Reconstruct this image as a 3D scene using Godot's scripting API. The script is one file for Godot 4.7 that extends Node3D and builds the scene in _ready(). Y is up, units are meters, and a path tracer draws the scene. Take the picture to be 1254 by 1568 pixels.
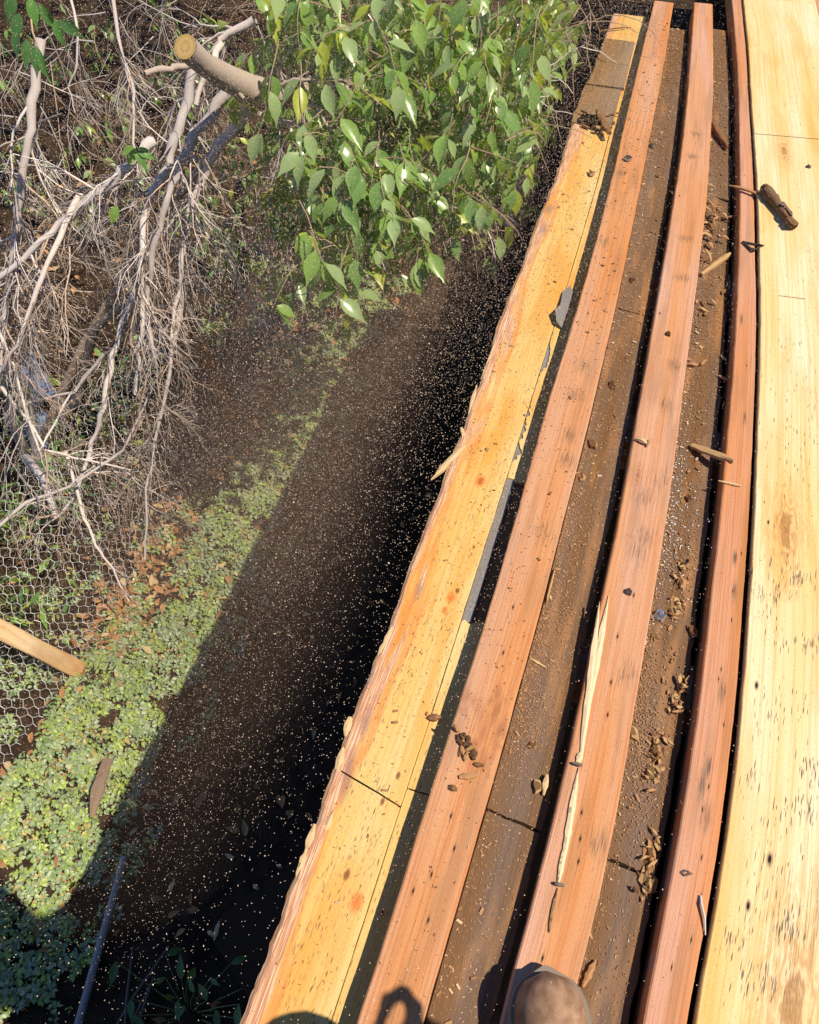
extends Node3D

# ---------------------------------------------------------------- camera numbers
const CAM_H := 1.3            # eye height above the joist tops (y = 0)
const PITCH := 52.0
const FOCAL := 1255.0         # in pixels of the 1254 x 1568 photograph
const YAW := 0.29147          # the boards run 16.7 degrees to the right of straight ahead
const GROUND := -2.0
const SUN_ACROSS := 0.60      # metres the shadow moves left per metre of drop
const SUN_ALONG := 0.15

var rng := RandomNumberGenerator.new()
var noise := FastNoiseLite.new()
var taken := {}

# ---------------------------------------------------------------- small mesh collector
class MB:
	var v := PackedVector3Array()
	var n := PackedVector3Array()
	var c := PackedColorArray()
	var t := PackedVector2Array()
	var i := PackedInt32Array()
	func vert(p: Vector3, nn: Vector3, col := Color.WHITE, uv := Vector2.ZERO) -> int:
		v.append(p); n.append(nn); c.append(col); t.append(uv)
		return v.size() - 1
	func tri(a: int, b: int, d: int):
		i.append(a); i.append(b); i.append(d)
	func flat_tri(a: Vector3, b: Vector3, d: Vector3, col := Color.WHITE):
		var nn := (d - a).cross(b - a).normalized()
		var k := vert(a, nn, col); vert(b, nn, col); vert(d, nn, col)
		tri(k, k + 1, k + 2)
	func flat_quad(a: Vector3, b: Vector3, d: Vector3, e: Vector3, col := Color.WHITE):
		var nn := (d - a).cross(b - a).normalized()
		var k := vert(a, nn, col, Vector2(0, 0)); vert(b, nn, col, Vector2(0, 1)); vert(d, nn, col, Vector2(1, 1)); vert(e, nn, col, Vector2(1, 0))
		tri(k, k + 1, k + 2); tri(k, k + 2, k + 3)
	func tube(pts: Array, radii: Array, sides: int, col := Color.WHITE, cap := true):
		var m := pts.size()
		if m < 2: return
		var base := v.size()
		var ref := Vector3(0.31, 0.9, 0.27).normalized()
		for k in m:
			var d: Vector3 = (pts[mini(k + 1, m - 1)] - pts[maxi(k - 1, 0)])
			d = d.normalized()
			var sx := d.cross(ref)
			if sx.length() < 0.05: sx = d.cross(Vector3.RIGHT)
			sx = sx.normalized()
			var sy := sx.cross(d)
			for q in sides:
				var an := TAU * q / sides
				var o := sx * cos(an) + sy * sin(an)
				vert(pts[k] + o * radii[k], o, col, Vector2(float(q) / sides, k * 0.25))
		for k in m - 1:
			for q in sides:
				var a := base + k * sides + q
				var b := base + k * sides + (q + 1) % sides
				tri(a, b, a + sides); tri(b, b + sides, a + sides)
		if cap:
			for e in [0, m - 1]:
				var s0: int = base + e * sides
				for q in range(1, sides - 1):
					tri(s0, s0 + q, s0 + q + 1)
	func mesh() -> ArrayMesh:
		var a := []
		a.resize(Mesh.ARRAY_MAX)
		a[Mesh.ARRAY_VERTEX] = v; a[Mesh.ARRAY_NORMAL] = n; a[Mesh.ARRAY_COLOR] = c; a[Mesh.ARRAY_TEX_UV] = t; a[Mesh.ARRAY_INDEX] = i
		var am := ArrayMesh.new()
		am.add_surface_from_arrays(Mesh.PRIMITIVE_TRIANGLES, a)
		return am

# ---------------------------------------------------------------- helpers
func numbered(called: String) -> String:
	if not taken.has(called):
		taken[called] = 0
		return called
	taken[called] += 1
	return "%s_%03d" % [called, taken[called]]

func tag(o: Node, label := "", category := "", group := "", kind := ""):
	if label: o.set_meta("label", label)
	if category: o.set_meta("category", category)
	if group: o.set_meta("group", group)
	if kind: o.set_meta("kind", kind)

func thing(called: String, label: String, category: String, at := Vector3.ZERO, group := "") -> Node3D:
	var o := Node3D.new()
	o.name = numbered(called)
	add_child(o)
	o.position = at
	tag(o, label, category, group)
	return o

func put(called: String, mesh: Mesh, mat: Material, parent: Node = null, at := Vector3.ZERO) -> MeshInstance3D:
	var o := MeshInstance3D.new()
	o.mesh = mesh
	o.material_override = mat
	o.position = at
	if parent == null:
		o.name = numbered(called)
		add_child(o)
	else:
		o.name = called
		parent.add_child(o, true)
	return o

func lin(r: float, g: float, b: float) -> Color:
	return Color(r, g, b).linear_to_srgb()

func plain(col: Color, rough := 0.85, spec := 0.4) -> StandardMaterial3D:
	var m := StandardMaterial3D.new()
	m.albedo_color = col
	m.roughness = rough
	m.metallic_specular = spec
	return m

func vcol(rough := 0.85, spec := 0.4) -> StandardMaterial3D:
	var m := StandardMaterial3D.new()
	m.vertex_color_use_as_albedo = true
	m.roughness = rough
	m.metallic_specular = spec
	return m

# deck coordinates: a = metres to the right across the boards, s = metres along them
func DP(a: float, s: float, y: float) -> Vector3:
	return Vector3(a * cos(YAW) + s * sin(YAW), y, a * sin(YAW) - s * cos(YAW))

# where the sight line of a photograph point meets the level y
func W(px: float, py: float, y: float) -> Vector3:
	var p := deg_to_rad(PITCH)
	var dy := py - 784.0
	var down := FOCAL * sin(p) + dy * cos(p)
	var fwd := FOCAL * cos(p) - dy * sin(p)
	var t := (CAM_H - y) / down
	return Vector3((px - 627.0) * t, y, -fwd * t)

# a point at distance z along the camera's axis
func Z(px: float, py: float, z: float) -> Vector3:
	var p := deg_to_rad(PITCH)
	var dy := py - 784.0
	var down := FOCAL * sin(p) + dy * cos(p)
	var fwd := FOCAL * cos(p) - dy * sin(p)
	var t := z / FOCAL
	return Vector3((px - 627.0) * t, CAM_H - down * t, -fwd * t)

func to_as(p: Vector3) -> Vector2:
	return Vector2(p.x * cos(YAW) + p.z * sin(YAW), p.x * sin(YAW) - p.z * cos(YAW))

func pixel_of(p: Vector3) -> Vector3:
	var pi := deg_to_rad(PITCH)
	var d := CAM_H - p.y
	var f := -p.z
	var z := f * cos(pi) + d * sin(pi)
	var yy := -f * sin(pi) + d * cos(pi)
	return Vector3(627 + FOCAL * p.x / z, 784 + FOCAL * yy / z, z)

func rnd(a: float, b: float) -> float:
	return rng.randf_range(a, b)

func rand_dir() -> Vector3:
	return Vector3(rng.randfn(), rng.randfn(), rng.randfn()).normalized()

# ---------------------------------------------------------------- measured board edges: [a, s]
var EDGE := {
	"yl": [-0.272, -0.7, -0.270, 0.07, -0.270, 0.14, -0.271, 0.20, -0.268, 0.26, -0.270, 0.33, -0.264, 0.41, -0.267, 0.45, -0.272, 0.52, -0.268, 0.59, -0.265, 0.67, -0.262, 0.77, -0.265, 0.86, -0.261, 1.02, -0.258, 1.20, -0.257, 1.25, -0.256, 1.47, -0.262, 1.65, -0.259, 1.89, -0.255, 1.95, -0.258, 2.13, -0.252, 2.27, -0.250, 2.41, -0.254, 2.63, -0.259, 2.80, -0.254, 3.0, -0.250, 3.41, -0.251, 3.63, -0.25, 6.0],
	"cr": [-0.155, -0.7, -0.149, 0.10, -0.148, 0.17, -0.144, 0.30, -0.144, 0.44, -0.140, 0.5, -0.137, 0.67, -0.134, 0.94, -0.128, 1.3, -0.125, 1.65, -0.122, 1.95, -0.122, 2.4, -0.130, 2.8, -0.140, 3.2, -0.15, 3.63, -0.15, 6.0],
	"j2l": [-0.117, -0.7, -0.110, 0.11, -0.104, 0.18, -0.101, 0.30, -0.100, 0.40, -0.096, 0.50, -0.091, 0.65, -0.086, 0.80, -0.084, 0.95, -0.084, 1.15, -0.083, 1.41, -0.077, 1.65, -0.075, 1.93, -0.077, 2.2, -0.080, 2.45, -0.086, 2.65, -0.092, 3.0, -0.096, 3.24, -0.103, 3.7, -0.11, 6.0],
	"j2r": [-0.030, -0.7, -0.023, 0.14, -0.018, 0.23, -0.014, 0.30, -0.010, 0.43, -0.005, 0.50, -0.002, 0.60, 0.0, 0.69, 0.007, 0.88, 0.008, 1.06, 0.013, 1.23, 0.015, 1.44, 0.015, 1.75, 0.013, 1.95, 0.010, 2.18, 0.005, 2.4, 0.001, 2.61, -0.004, 2.92, -0.014, 3.26, -0.029, 3.7, -0.08, 6.0],
	"j3l": [0.064, -0.7, 0.077, 0.17, 0.082, 0.23, 0.091, 0.33, 0.096, 0.43, 0.102, 0.54, 0.105, 0.65, 0.107, 0.8, 0.111, 0.9, 0.114, 1.03, 0.114, 1.3, 0.114, 1.58, 0.112, 1.9, 0.109, 2.21, 0.106, 2.45, 0.101, 2.64, 0.089, 2.95, 0.072, 3.29, 0.049, 3.72, -0.1, 6.0],
	"j3r": [0.150, -0.7, 0.163, 0.19, 0.169, 0.24, 0.176, 0.29, 0.183, 0.36, 0.189, 0.46, 0.193, 0.56, 0.195, 0.70, 0.199, 0.83, 0.203, 0.97, 0.206, 1.2, 0.204, 1.5, 0.202, 1.9, 0.199, 2.24, 0.193, 2.45, 0.184, 2.66, 0.171, 2.97, 0.148, 3.31, 0.118, 3.73, -0.05, 6.0],
	"j4l": [0.235, -0.7, 0.261, 0.22, 0.266, 0.25, 0.272, 0.32, 0.279, 0.39, 0.286, 0.49, 0.293, 0.58, 0.299, 0.73, 0.303, 0.9, 0.307, 1.1, 0.309, 1.35, 0.309, 1.64, 0.305, 1.86, 0.300, 2.04, 0.292, 2.27, 0.282, 2.48, 0.270, 2.69, 0.253, 3.0, 0.229, 3.33, 0.189, 3.78, 0.0, 6.0],
	"j4r": [0.285, -0.7, 0.317, 0.24, 0.323, 0.27, 0.331, 0.34, 0.340, 0.41, 0.347, 0.51, 0.353, 0.61, 0.359, 0.75, 0.361, 0.9, 0.363, 1.17, 0.362, 1.44, 0.358, 1.65, 0.351, 1.88, 0.341, 2.05, 0.331, 2.28, 0.319, 2.49, 0.307, 2.7, 0.286, 3.01, 0.263, 3.34, 0.226, 3.8, 0.04, 6.0],
	"pl": [0.290, -0.7, 0.326, 0.24, 0.331, 0.27, 0.339, 0.34, 0.348, 0.42, 0.356, 0.51, 0.362, 0.61, 0.367, 0.75, 0.370, 0.9, 0.371, 1.16, 0.368, 1.4, 0.365, 1.64, 0.359, 1.86, 0.350, 2.04, 0.340, 2.26, 0.327, 2.47, 0.312, 2.68, 0.290, 2.98, 0.269, 3.32, 0.231, 3.76, 0.045, 6.0],
}

func edge(k: String, s: float) -> float:
	var e: Array = EDGE[k]
	var m := e.size() / 2
	for q in m - 1:
		if s <= e[q * 2 + 3] or q == m - 2:
			var s0: float = e[q * 2 + 1]
			var s1: float = e[q * 2 + 3]
			# Catmull-Rom through the measured points
			var p1: float = e[q * 2]
			var p2: float = e[q * 2 + 2]
			var x := clampf((s - s0) / (s1 - s0), 0.0, 1.0)
			return lerpf(p1, p2, x)
	return e[0]

func smooth_edge(k: String, s: float) -> float:
	var t := 0.0
	for d in [-0.09, -0.06, -0.03, 0.0, 0.03, 0.06, 0.09]:
		t += edge(k, s + d)
	return t / 7.0

# ---------------------------------------------------------------- texture painting
class Tex:
	var w := 0
	var h := 0
	var d := PackedByteArray()
	func start(ww: int, hh: int):
		w = ww; h = hh
		d.resize(w * h * 3)
	func mark(cx: float, cy: float, rx: float, ry: float, ang: float, col: Color, strength: float, soft := 0.5):
		var ext := int(ceil(maxf(rx, ry))) + 1
		var ca := cos(ang)
		var sa := sin(ang)
		for y in range(int(cy) - ext, int(cy) + ext + 1):
			if y < 0 or y >= h: continue
			for x in range(int(cx) - ext, int(cx) + ext + 1):
				if x < 0 or x >= w: continue
				var dx := x - cx
				var dy := y - cy
				var q := Vector2((dx * ca + dy * sa) / rx, (-dx * sa + dy * ca) / ry).length()
				if q >= 1.0: continue
				var k := strength * clampf((1.0 - q) / maxf(soft, 0.01), 0.0, 1.0)
				var o := (y * w + x) * 3
				d[o] = int(lerpf(d[o], col.r * 255.0, k))
				d[o + 1] = int(lerpf(d[o + 1], col.g * 255.0, k))
				d[o + 2] = int(lerpf(d[o + 2], col.b * 255.0, k))
	func line(x0: float, y0: float, x1: float, y1: float, r: float, col: Color, strength: float):
		var m := int(maxf(absf(x1 - x0), absf(y1 - y0))) + 1
		for k in m + 1:
			mark(lerpf(x0, x1, float(k) / m), lerpf(y0, y1, float(k) / m), r, r, 0, col, strength, 0.7)
	func image() -> Image:
		return Image.create_from_data(w, h, false, Image.FORMAT_RGB8, d)

func layer(w: int, h: int, shrink_x: int, shrink_y: int, freq: float, seed_: int, octaves := 3) -> PackedByteArray:
	var nz := FastNoiseLite.new()
	nz.seed = seed_
	nz.noise_type = FastNoiseLite.TYPE_SIMPLEX_SMOOTH
	nz.frequency = freq
	nz.fractal_octaves = octaves
	var im := nz.get_image(w / shrink_x, h / shrink_y)
	im.convert(Image.FORMAT_L8)
	im.resize(w, h, Image.INTERPOLATE_CUBIC)
	return im.get_data()

func texture_material(im: Image, bump: float, rough: float, spec := 0.35) -> StandardMaterial3D:
	var m := StandardMaterial3D.new()
	var g: Image = im.duplicate()
	im.generate_mipmaps()
	m.albedo_texture = ImageTexture.create_from_image(im)
	m.roughness = rough
	m.metallic_specular = spec
	if bump > 0.0:
		g.convert(Image.FORMAT_L8)
		g.convert(Image.FORMAT_RGBA8)
		g.bump_map_to_normal_map(bump)
		m.normal_enabled = true
		m.normal_texture = ImageTexture.create_from_image(g)
		m.normal_scale = 1.0
	return m

const TEX_L := 3.8   # metres of board along one texture

# wood along v: streaks, ring lines, blotches
func wood(w: int, h: int, seed_: int, base: Color, dark: Color, lines: float, line_k: float, streak_k: float, blotch: Color, blotch_k: float, wav := 6.0) -> Tex:
	var t := Tex.new()
	t.start(w, h)
	var st := layer(w, h, 1, 32, 0.09, seed_, 4)
	var fine := layer(w, h, 1, 10, 0.35, seed_ + 5, 2)
	var wp := layer(w, h, 4, 16, 0.012, seed_ + 9, 2)
	var bl := layer(w, h, 4, 8, 0.03, seed_ + 13, 4)
	var gr := layer(w, h, 1, 1, 0.4, seed_ + 17, 2)
	var big := layer(w, h, 4, 16, 0.022, seed_ + 23, 3)
	for y in h:
		for x in w:
			var o := y * w + x
			var warp := (wp[o] - 128) / 128.0
			var ring := fposmod(float(x) / w * lines + warp * wav, 1.0)
			var ln := pow(ring, 3.0) * line_k
			var k := clampf((st[o] - 118) / 110.0 * streak_k + (fine[o] - 128) / 256.0 * streak_k + ln, 0.0, 1.0)
			var b := clampf((bl[o] - 140) / 70.0, 0.0, 1.0) * blotch_k
			var g := 1.0 + (gr[o] - 128) / 128.0 * 0.10
			var dr := (big[o] - 128) / 128.0
			var i := o * 3
			t.d[i] = int(clampf(lerpf(lerpf(base.r, dark.r, k), blotch.r, b) * g, 0, 1) * 255)
			t.d[i + 1] = int(clampf(lerpf(lerpf(base.g, dark.g, k), blotch.g, b) * g * (1.0 + dr * 0.07), 0, 1) * 255)
			t.d[i + 2] = int(clampf(lerpf(lerpf(base.b, dark.b, k), blotch.b, b) * g * (1.0 + dr * 0.22), 0, 1) * 255)
	return t

# texture position of a photograph point on a board
func spot(t: Tex, px: float, py: float, y: float, l: String, r: String, rofs := 0.0) -> Vector2:
	var q := to_as(W(px, py, y))
	var a0 := smooth_edge(l, q.y)
	var a1 := smooth_edge(r, q.y) + rofs
	return Vector2((q.x - a0) / (a1 - a0) * t.w, fposmod(q.y / TEX_L, 1.0) * t.h)

func knot(t: Tex, c: Vector2, rx: float, ry: float, inner: Color, outer: Color, k := 0.8):
	noise.seed = int(c.x * 7 + c.y)
	noise.frequency = 0.012
	for y in range(int(c.y - ry * 3.2), int(c.y + ry * 3.2)):
		if y < 0 or y >= t.h: continue
		for x in range(int(c.x - rx * 2.2), int(c.x + rx * 2.2)):
			if x < 0 or x >= t.w: continue
			var q := Vector2((x - c.x) / (rx * 2.0), (y - c.y) / (ry * 2.9))
			var r := q.length() * (1.0 + noise.get_noise_2d(x * 2.2, y * 1.1) * 0.45) + noise.get_noise_2d(x * 9.0, y * 2.5) * 0.05
			if r >= 1.0: continue
			var ring := 0.5 + 0.5 * sin(pow(r, 0.75) * 30.0 + noise.get_noise_2d(x * 3.0, y * 3.0) * 4.0)
			var f := pow(1.0 - r, 0.6) * (0.10 + 0.75 * ring) * k
			if r < 0.2: f = maxf(f, (0.55 + 0.3 * noise.get_noise_2d(x * 12.0, y * 12.0)) * smoothstep(0.24, 0.12, r))
			var col := outer.lerp(inner, smoothstep(0.55, 0.1, r))
			var o := (y * t.w + x) * 3
			t.d[o] = int(lerpf(t.d[o], col.r * 255.0, f)); t.d[o + 1] = int(lerpf(t.d[o + 1], col.g * 255.0, f)); t.d[o + 2] = int(lerpf(t.d[o + 2], col.b * 255.0, f))
	noise.seed = 9

func flecks(t: Tex, count: int, col: Color, rx0: float, rx1: float, ry0: float, ry1: float, strength: float, seed_: int, thresh := 0.0, u0 := 0.0, u1 := 1.0):
	noise.seed = seed_
	noise.frequency = 0.012
	var done := 0
	var tries := 0
	while done < count and tries < count * 8:
		tries += 1
		var x := rnd(u0, u1) * t.w
		var y := rnd(0, 1) * t.h
		if noise.get_noise_2d(x, y * 0.6) < thresh + rnd(-0.25, 0.1): continue
		done += 1
		t.mark(x, y, rnd(rx0, rx1), rnd(ry0, ry1), rnd(-0.5, 0.3), col.lightened(rnd(0, 0.25)), rnd(0.4, 1.0) * strength, 0.6)

# ---------------------------------------------------------------- boards
# fl, fr give the left and right edge (across) at s
func strip_mesh(fl: Callable, fr: Callable, s0: float, s1: float, top: float, thick: float, jl: float, jr: float, ch_l: float, ch_r: float, ul: Callable, ur: Callable, wave := 0.0004, step := 0.02, skew := 0.0, rag0 := 0.0, rag1 := 0.0) -> ArrayMesh:
	var mb := MB.new()
	var m := maxi(2, int((s1 - s0) / step))
	var cols := 10
	var grid := []
	for k in m + 1:
		var s := lerpf(s0, s1, float(k) / m)
		var al: float = fl.call(s)
		var ar: float = fr.call(s)
		var jn := noise.get_noise_2d(s * 900.0, top * 7000.0 + 31.0) * jl + noise.get_noise_2d(s * 3300.0, 77.0) * jl * 0.22
		var jm := noise.get_noise_2d(s * 900.0, top * 7000.0 + 531.0) * jr + noise.get_noise_2d(s * 3300.0, 277.0) * jr * 0.5
		al += jn
		ar += jm
		var row := []
		var xs := [al, al, al + ch_l, al + ch_l + 0.004, lerpf(al, ar, 0.36), lerpf(al, ar, 0.66), ar - ch_r - 0.004, ar - ch_r, ar, ar]
		var ys := [top - thick, top - ch_l * 0.8, top, top, top, top, top, top, top - ch_r * 0.8, top - thick]
		for q in cols:
			var ss: float = s + skew * (xs[q] - al)
			if k == 0 and rag0 > 0.0: ss += noise.get_noise_2d(xs[q] * 40000.0, 3.0) * rag0
			if k == m and rag1 > 0.0: ss += noise.get_noise_2d(xs[q] * 40000.0, 9.0) * rag1
			var yy: float = ys[q]
			if q >= 2 and q <= 7:
				yy += noise.get_noise_2d(ss * 500.0, xs[q] * 2000.0) * wave
			var p := DP(xs[q], ss, yy)
			var u0: float = ul.call(ss)
			var u1: float = ur.call(ss)
			row.append([p, Vector2((xs[q] - u0) / (u1 - u0), ss / TEX_L)])
		grid.append(row)
	for k in m:
		for q in cols:
			var q2 := (q + 1) % cols
			var A: Array = grid[k][q]
			var B: Array = grid[k + 1][q]
			var C: Array = grid[k + 1][q2]
			var D: Array = grid[k][q2]
			var nn: Vector3 = (C[0] - A[0]).cross(B[0] - A[0]).normalized()
			var na := nn
			if q >= 2 and q <= 6:
				nn = nn
			var i0 := mb.vert(A[0], nn, Color.WHITE, A[1])
			mb.vert(B[0], nn, Color.WHITE, B[1]); mb.vert(C[0], nn, Color.WHITE, C[1]); mb.vert(D[0], nn, Color.WHITE, D[1])
			mb.tri(i0, i0 + 1, i0 + 2); mb.tri(i0, i0 + 2, i0 + 3)
	for e in [0, m]:
		var c0: Array = grid[e][0]
		for q in range(1, cols - 1):
			var nn := DP(0, 1, 0) * (-1.0 if e == 0 else 1.0)
			var b := mb.vert(c0[0], nn, Color.WHITE, c0[1])
			mb.vert(grid[e][q][0], nn, Color.WHITE, grid[e][q][1]); mb.vert(grid[e][q + 1][0], nn, Color.WHITE, grid[e][q + 1][1])
			if e == 0: mb.tri(b, b + 1, b + 2)
			else: mb.tri(b, b + 2, b + 1)
	return mb.mesh()

func E_(k: String, ofs := 0.0) -> Callable:
	return func(s: float) -> float: return smooth_edge(k, s) + ofs

# a ragged splinter / stick between two points
func shard(p0: Vector3, p1: Vector3, width: float, thick: float, seg := 6, taper0 := 0.3, taper1 := 0.3, bend := 0.0, rough := 0.25) -> ArrayMesh:
	var mb := MB.new()
	var d := (p1 - p0)
	var L := d.length()
	d = d.normalized()
	var side := d.cross(Vector3.UP)
	if side.length() < 0.1: side = Vector3.RIGHT
	side = side.normalized()
	var up := side.cross(d).normalized()
	var rows := []
	for k in seg + 1:
		var f := float(k) / seg
		var tp := minf(1.0, minf(lerpf(taper0, 1.0, f * 3.0), lerpf(taper1, 1.0, (1.0 - f) * 3.0)))
		var w := width * tp * (1.0 + rnd(-rough, rough)) * 0.5
		var th := thick * (0.5 + 0.5 * tp) * (1.0 + rnd(-rough, rough)) * 0.5
		var c := p0 + d * (L * f) + up * (sin(f * PI) * bend) + side * rnd(-rough, rough) * width * 0.15
		rows.append([c - side * w - up * th, c - side * w * 0.9 + up * th * 0.7, c + up * th * rnd(0.8, 1.2) + side * w * rnd(-0.2, 0.2), c + side * w * 0.9 + up * th * 0.6, c + side * w - up * th])
	for k in seg:
		for q in 5:
			var q2 := (q + 1) % 5
			mb.flat_quad(rows[k][q], rows[k + 1][q], rows[k + 1][q2], rows[k][q2])
	for q in range(1, 4):
		mb.flat_tri(rows[0][0], rows[0][q], rows[0][q + 1])
		mb.flat_tri(rows[seg][0], rows[seg][q + 1], rows[seg][q])
	return mb.mesh()

# an uneven lump
func lump(r: Vector3, seed_: int, rough := 0.35, rings := 7, sides := 9) -> ArrayMesh:
	var nz := FastNoiseLite.new()
	nz.seed = seed_
	nz.frequency = 0.9
	var mb := MB.new()
	var P := []
	for a in rings + 1:
		var row := []
		for b in sides:
			var th := PI * a / rings
			var ph := TAU * b / sides
			var dd := Vector3(sin(th) * cos(ph), cos(th), sin(th) * sin(ph))
			var k := 1.0 + nz.get_noise_3dv(dd * 1.6) * rough * 1.6 + nz.get_noise_3dv(dd * 5.0) * rough * 0.8
			row.append(dd * k * r)
		P.append(row)
	for a in rings:
		for b in sides:
			var b2 := (b + 1) % sides
			mb.flat_quad(P[a][b], P[a][b2], P[a + 1][b2], P[a + 1][b])
	return mb.mesh()

# ---------------------------------------------------------------- leaves
func leaf_mesh(L: float, Wd: float, fold: float, curl: float, tip := 1.0) -> ArrayMesh:
	var mb := MB.new()
	var m := 5
	var prof := [0.06, 0.78, 1.0, 0.78, 0.34, 0.0]
	var rows := []
	for k in m + 1:
		var f := float(k) / m
		var z := L * f
		var y := -curl * L * f * f
		var w: float = prof[k] * Wd * 0.5
		if k == m - 1: w *= tip
		rows.append([Vector3(-w, y + fold * w, z), Vector3(0, y, z), Vector3(w, y + fold * w, z)])
	for k in m + 1:
		var t0: Vector3 = rows[mini(k + 1, m)][1] - rows[maxi(k - 1, 0)][1]
		for q in 3:
			var sd := Vector3(1, fold * (q - 1), 0)
			var nn := t0.cross(sd).normalized()
			mb.vert(rows[k][q], nn, Color.WHITE, Vector2(q * 0.5, float(k) / m))
	for k in m:
		for q in 2:
			var a := k * 3 + q
			mb.tri(a, a + 4, a + 3); mb.tri(a, a + 1, a + 4)
	return mb.mesh()

func leaf_material(col: Color, back: Color, rough := 0.32) -> StandardMaterial3D:
	var m := StandardMaterial3D.new()
	m.albedo_color = col
	m.roughness = rough
	m.metallic_specular = 0.5
	m.cull_mode = BaseMaterial3D.CULL_DISABLED
	m.backlight_enabled = true
	m.backlight = back
	return m

func basis_to(dir: Vector3, nrm: Vector3) -> Basis:
	var z := dir.normalized()
	var x := nrm.cross(z)
	if x.length() < 0.05: x = Vector3(0.6, 0.2, 0.7).cross(z)
	x = x.normalized()
	return Basis(x, z.cross(x).normalized(), z)

func many(called: String, mesh: Mesh, mat: Material, xf: Array, cols: Array, parent: Node = null) -> MultiMeshInstance3D:
	var mm := MultiMesh.new()
	mm.transform_format = MultiMesh.TRANSFORM_3D
	mm.use_colors = cols.size() > 0
	mm.mesh = mesh
	mm.instance_count = xf.size()
	for k in xf.size():
		mm.set_instance_transform(k, xf[k])
		if cols.size() > 0: mm.set_instance_color(k, cols[k])
	var o := MultiMeshInstance3D.new()
	o.multimesh = mm
	o.material_override = mat
	if parent == null:
		o.name = numbered(called)
		add_child(o)
	else:
		o.name = called
		parent.add_child(o, true)
	o.set_meta("kind", "stuff")
	return o

# ---------------------------------------------------------------- twigs
func wander(p: Vector3, dir: Vector3, L: float, seg: int, wig: float, droop: float) -> Array:
	var pts := [p]
	var d := dir.normalized()
	for k in seg:
		d = (d + rand_dir() * wig + Vector3.DOWN * droop).normalized()
		p = p + d * (L / seg)
		pts.append(p)
	return pts

func twig_tree(mb: MB, p: Vector3, dir: Vector3, L: float, r: float, level: int, tone: Color, droop := 0.12):
	var seg := 5 if level > 0 else 4
	var pts := wander(p, dir, L, seg, 0.30, droop)
	for k in pts.size():
		if pts[k].y < GROUND + 0.03: pts[k].y = GROUND + 0.03 + rnd(0, 0.03)
	var rad := []
	for k in seg + 1:
		rad.append(maxf(r * (1.0 - 0.62 * k / seg), 0.0009))
	var j := rnd(0.75, 1.25)
	mb.tube(pts, rad, 4 if level > 1 else 3, Color(tone.r * j, tone.g * j, tone.b * j), false)
	if level <= 0: return
	var nb := 2 + rng.randi() % 3
	for b in nb:
		var f := rnd(0.25, 0.98)
		var q := f * seg
		var k := mini(int(q), seg - 1)
		var pp: Vector3 = pts[k].lerp(pts[k + 1], q - k)
		var dd: Vector3 = (pts[k + 1] - pts[k]).normalized()
		var nd := (dd + rand_dir() * 0.75).normalized()
		twig_tree(mb, pp, nd, L * rnd(0.45, 0.85), r * rnd(0.45, 0.65), level - 1, tone, droop)

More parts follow.
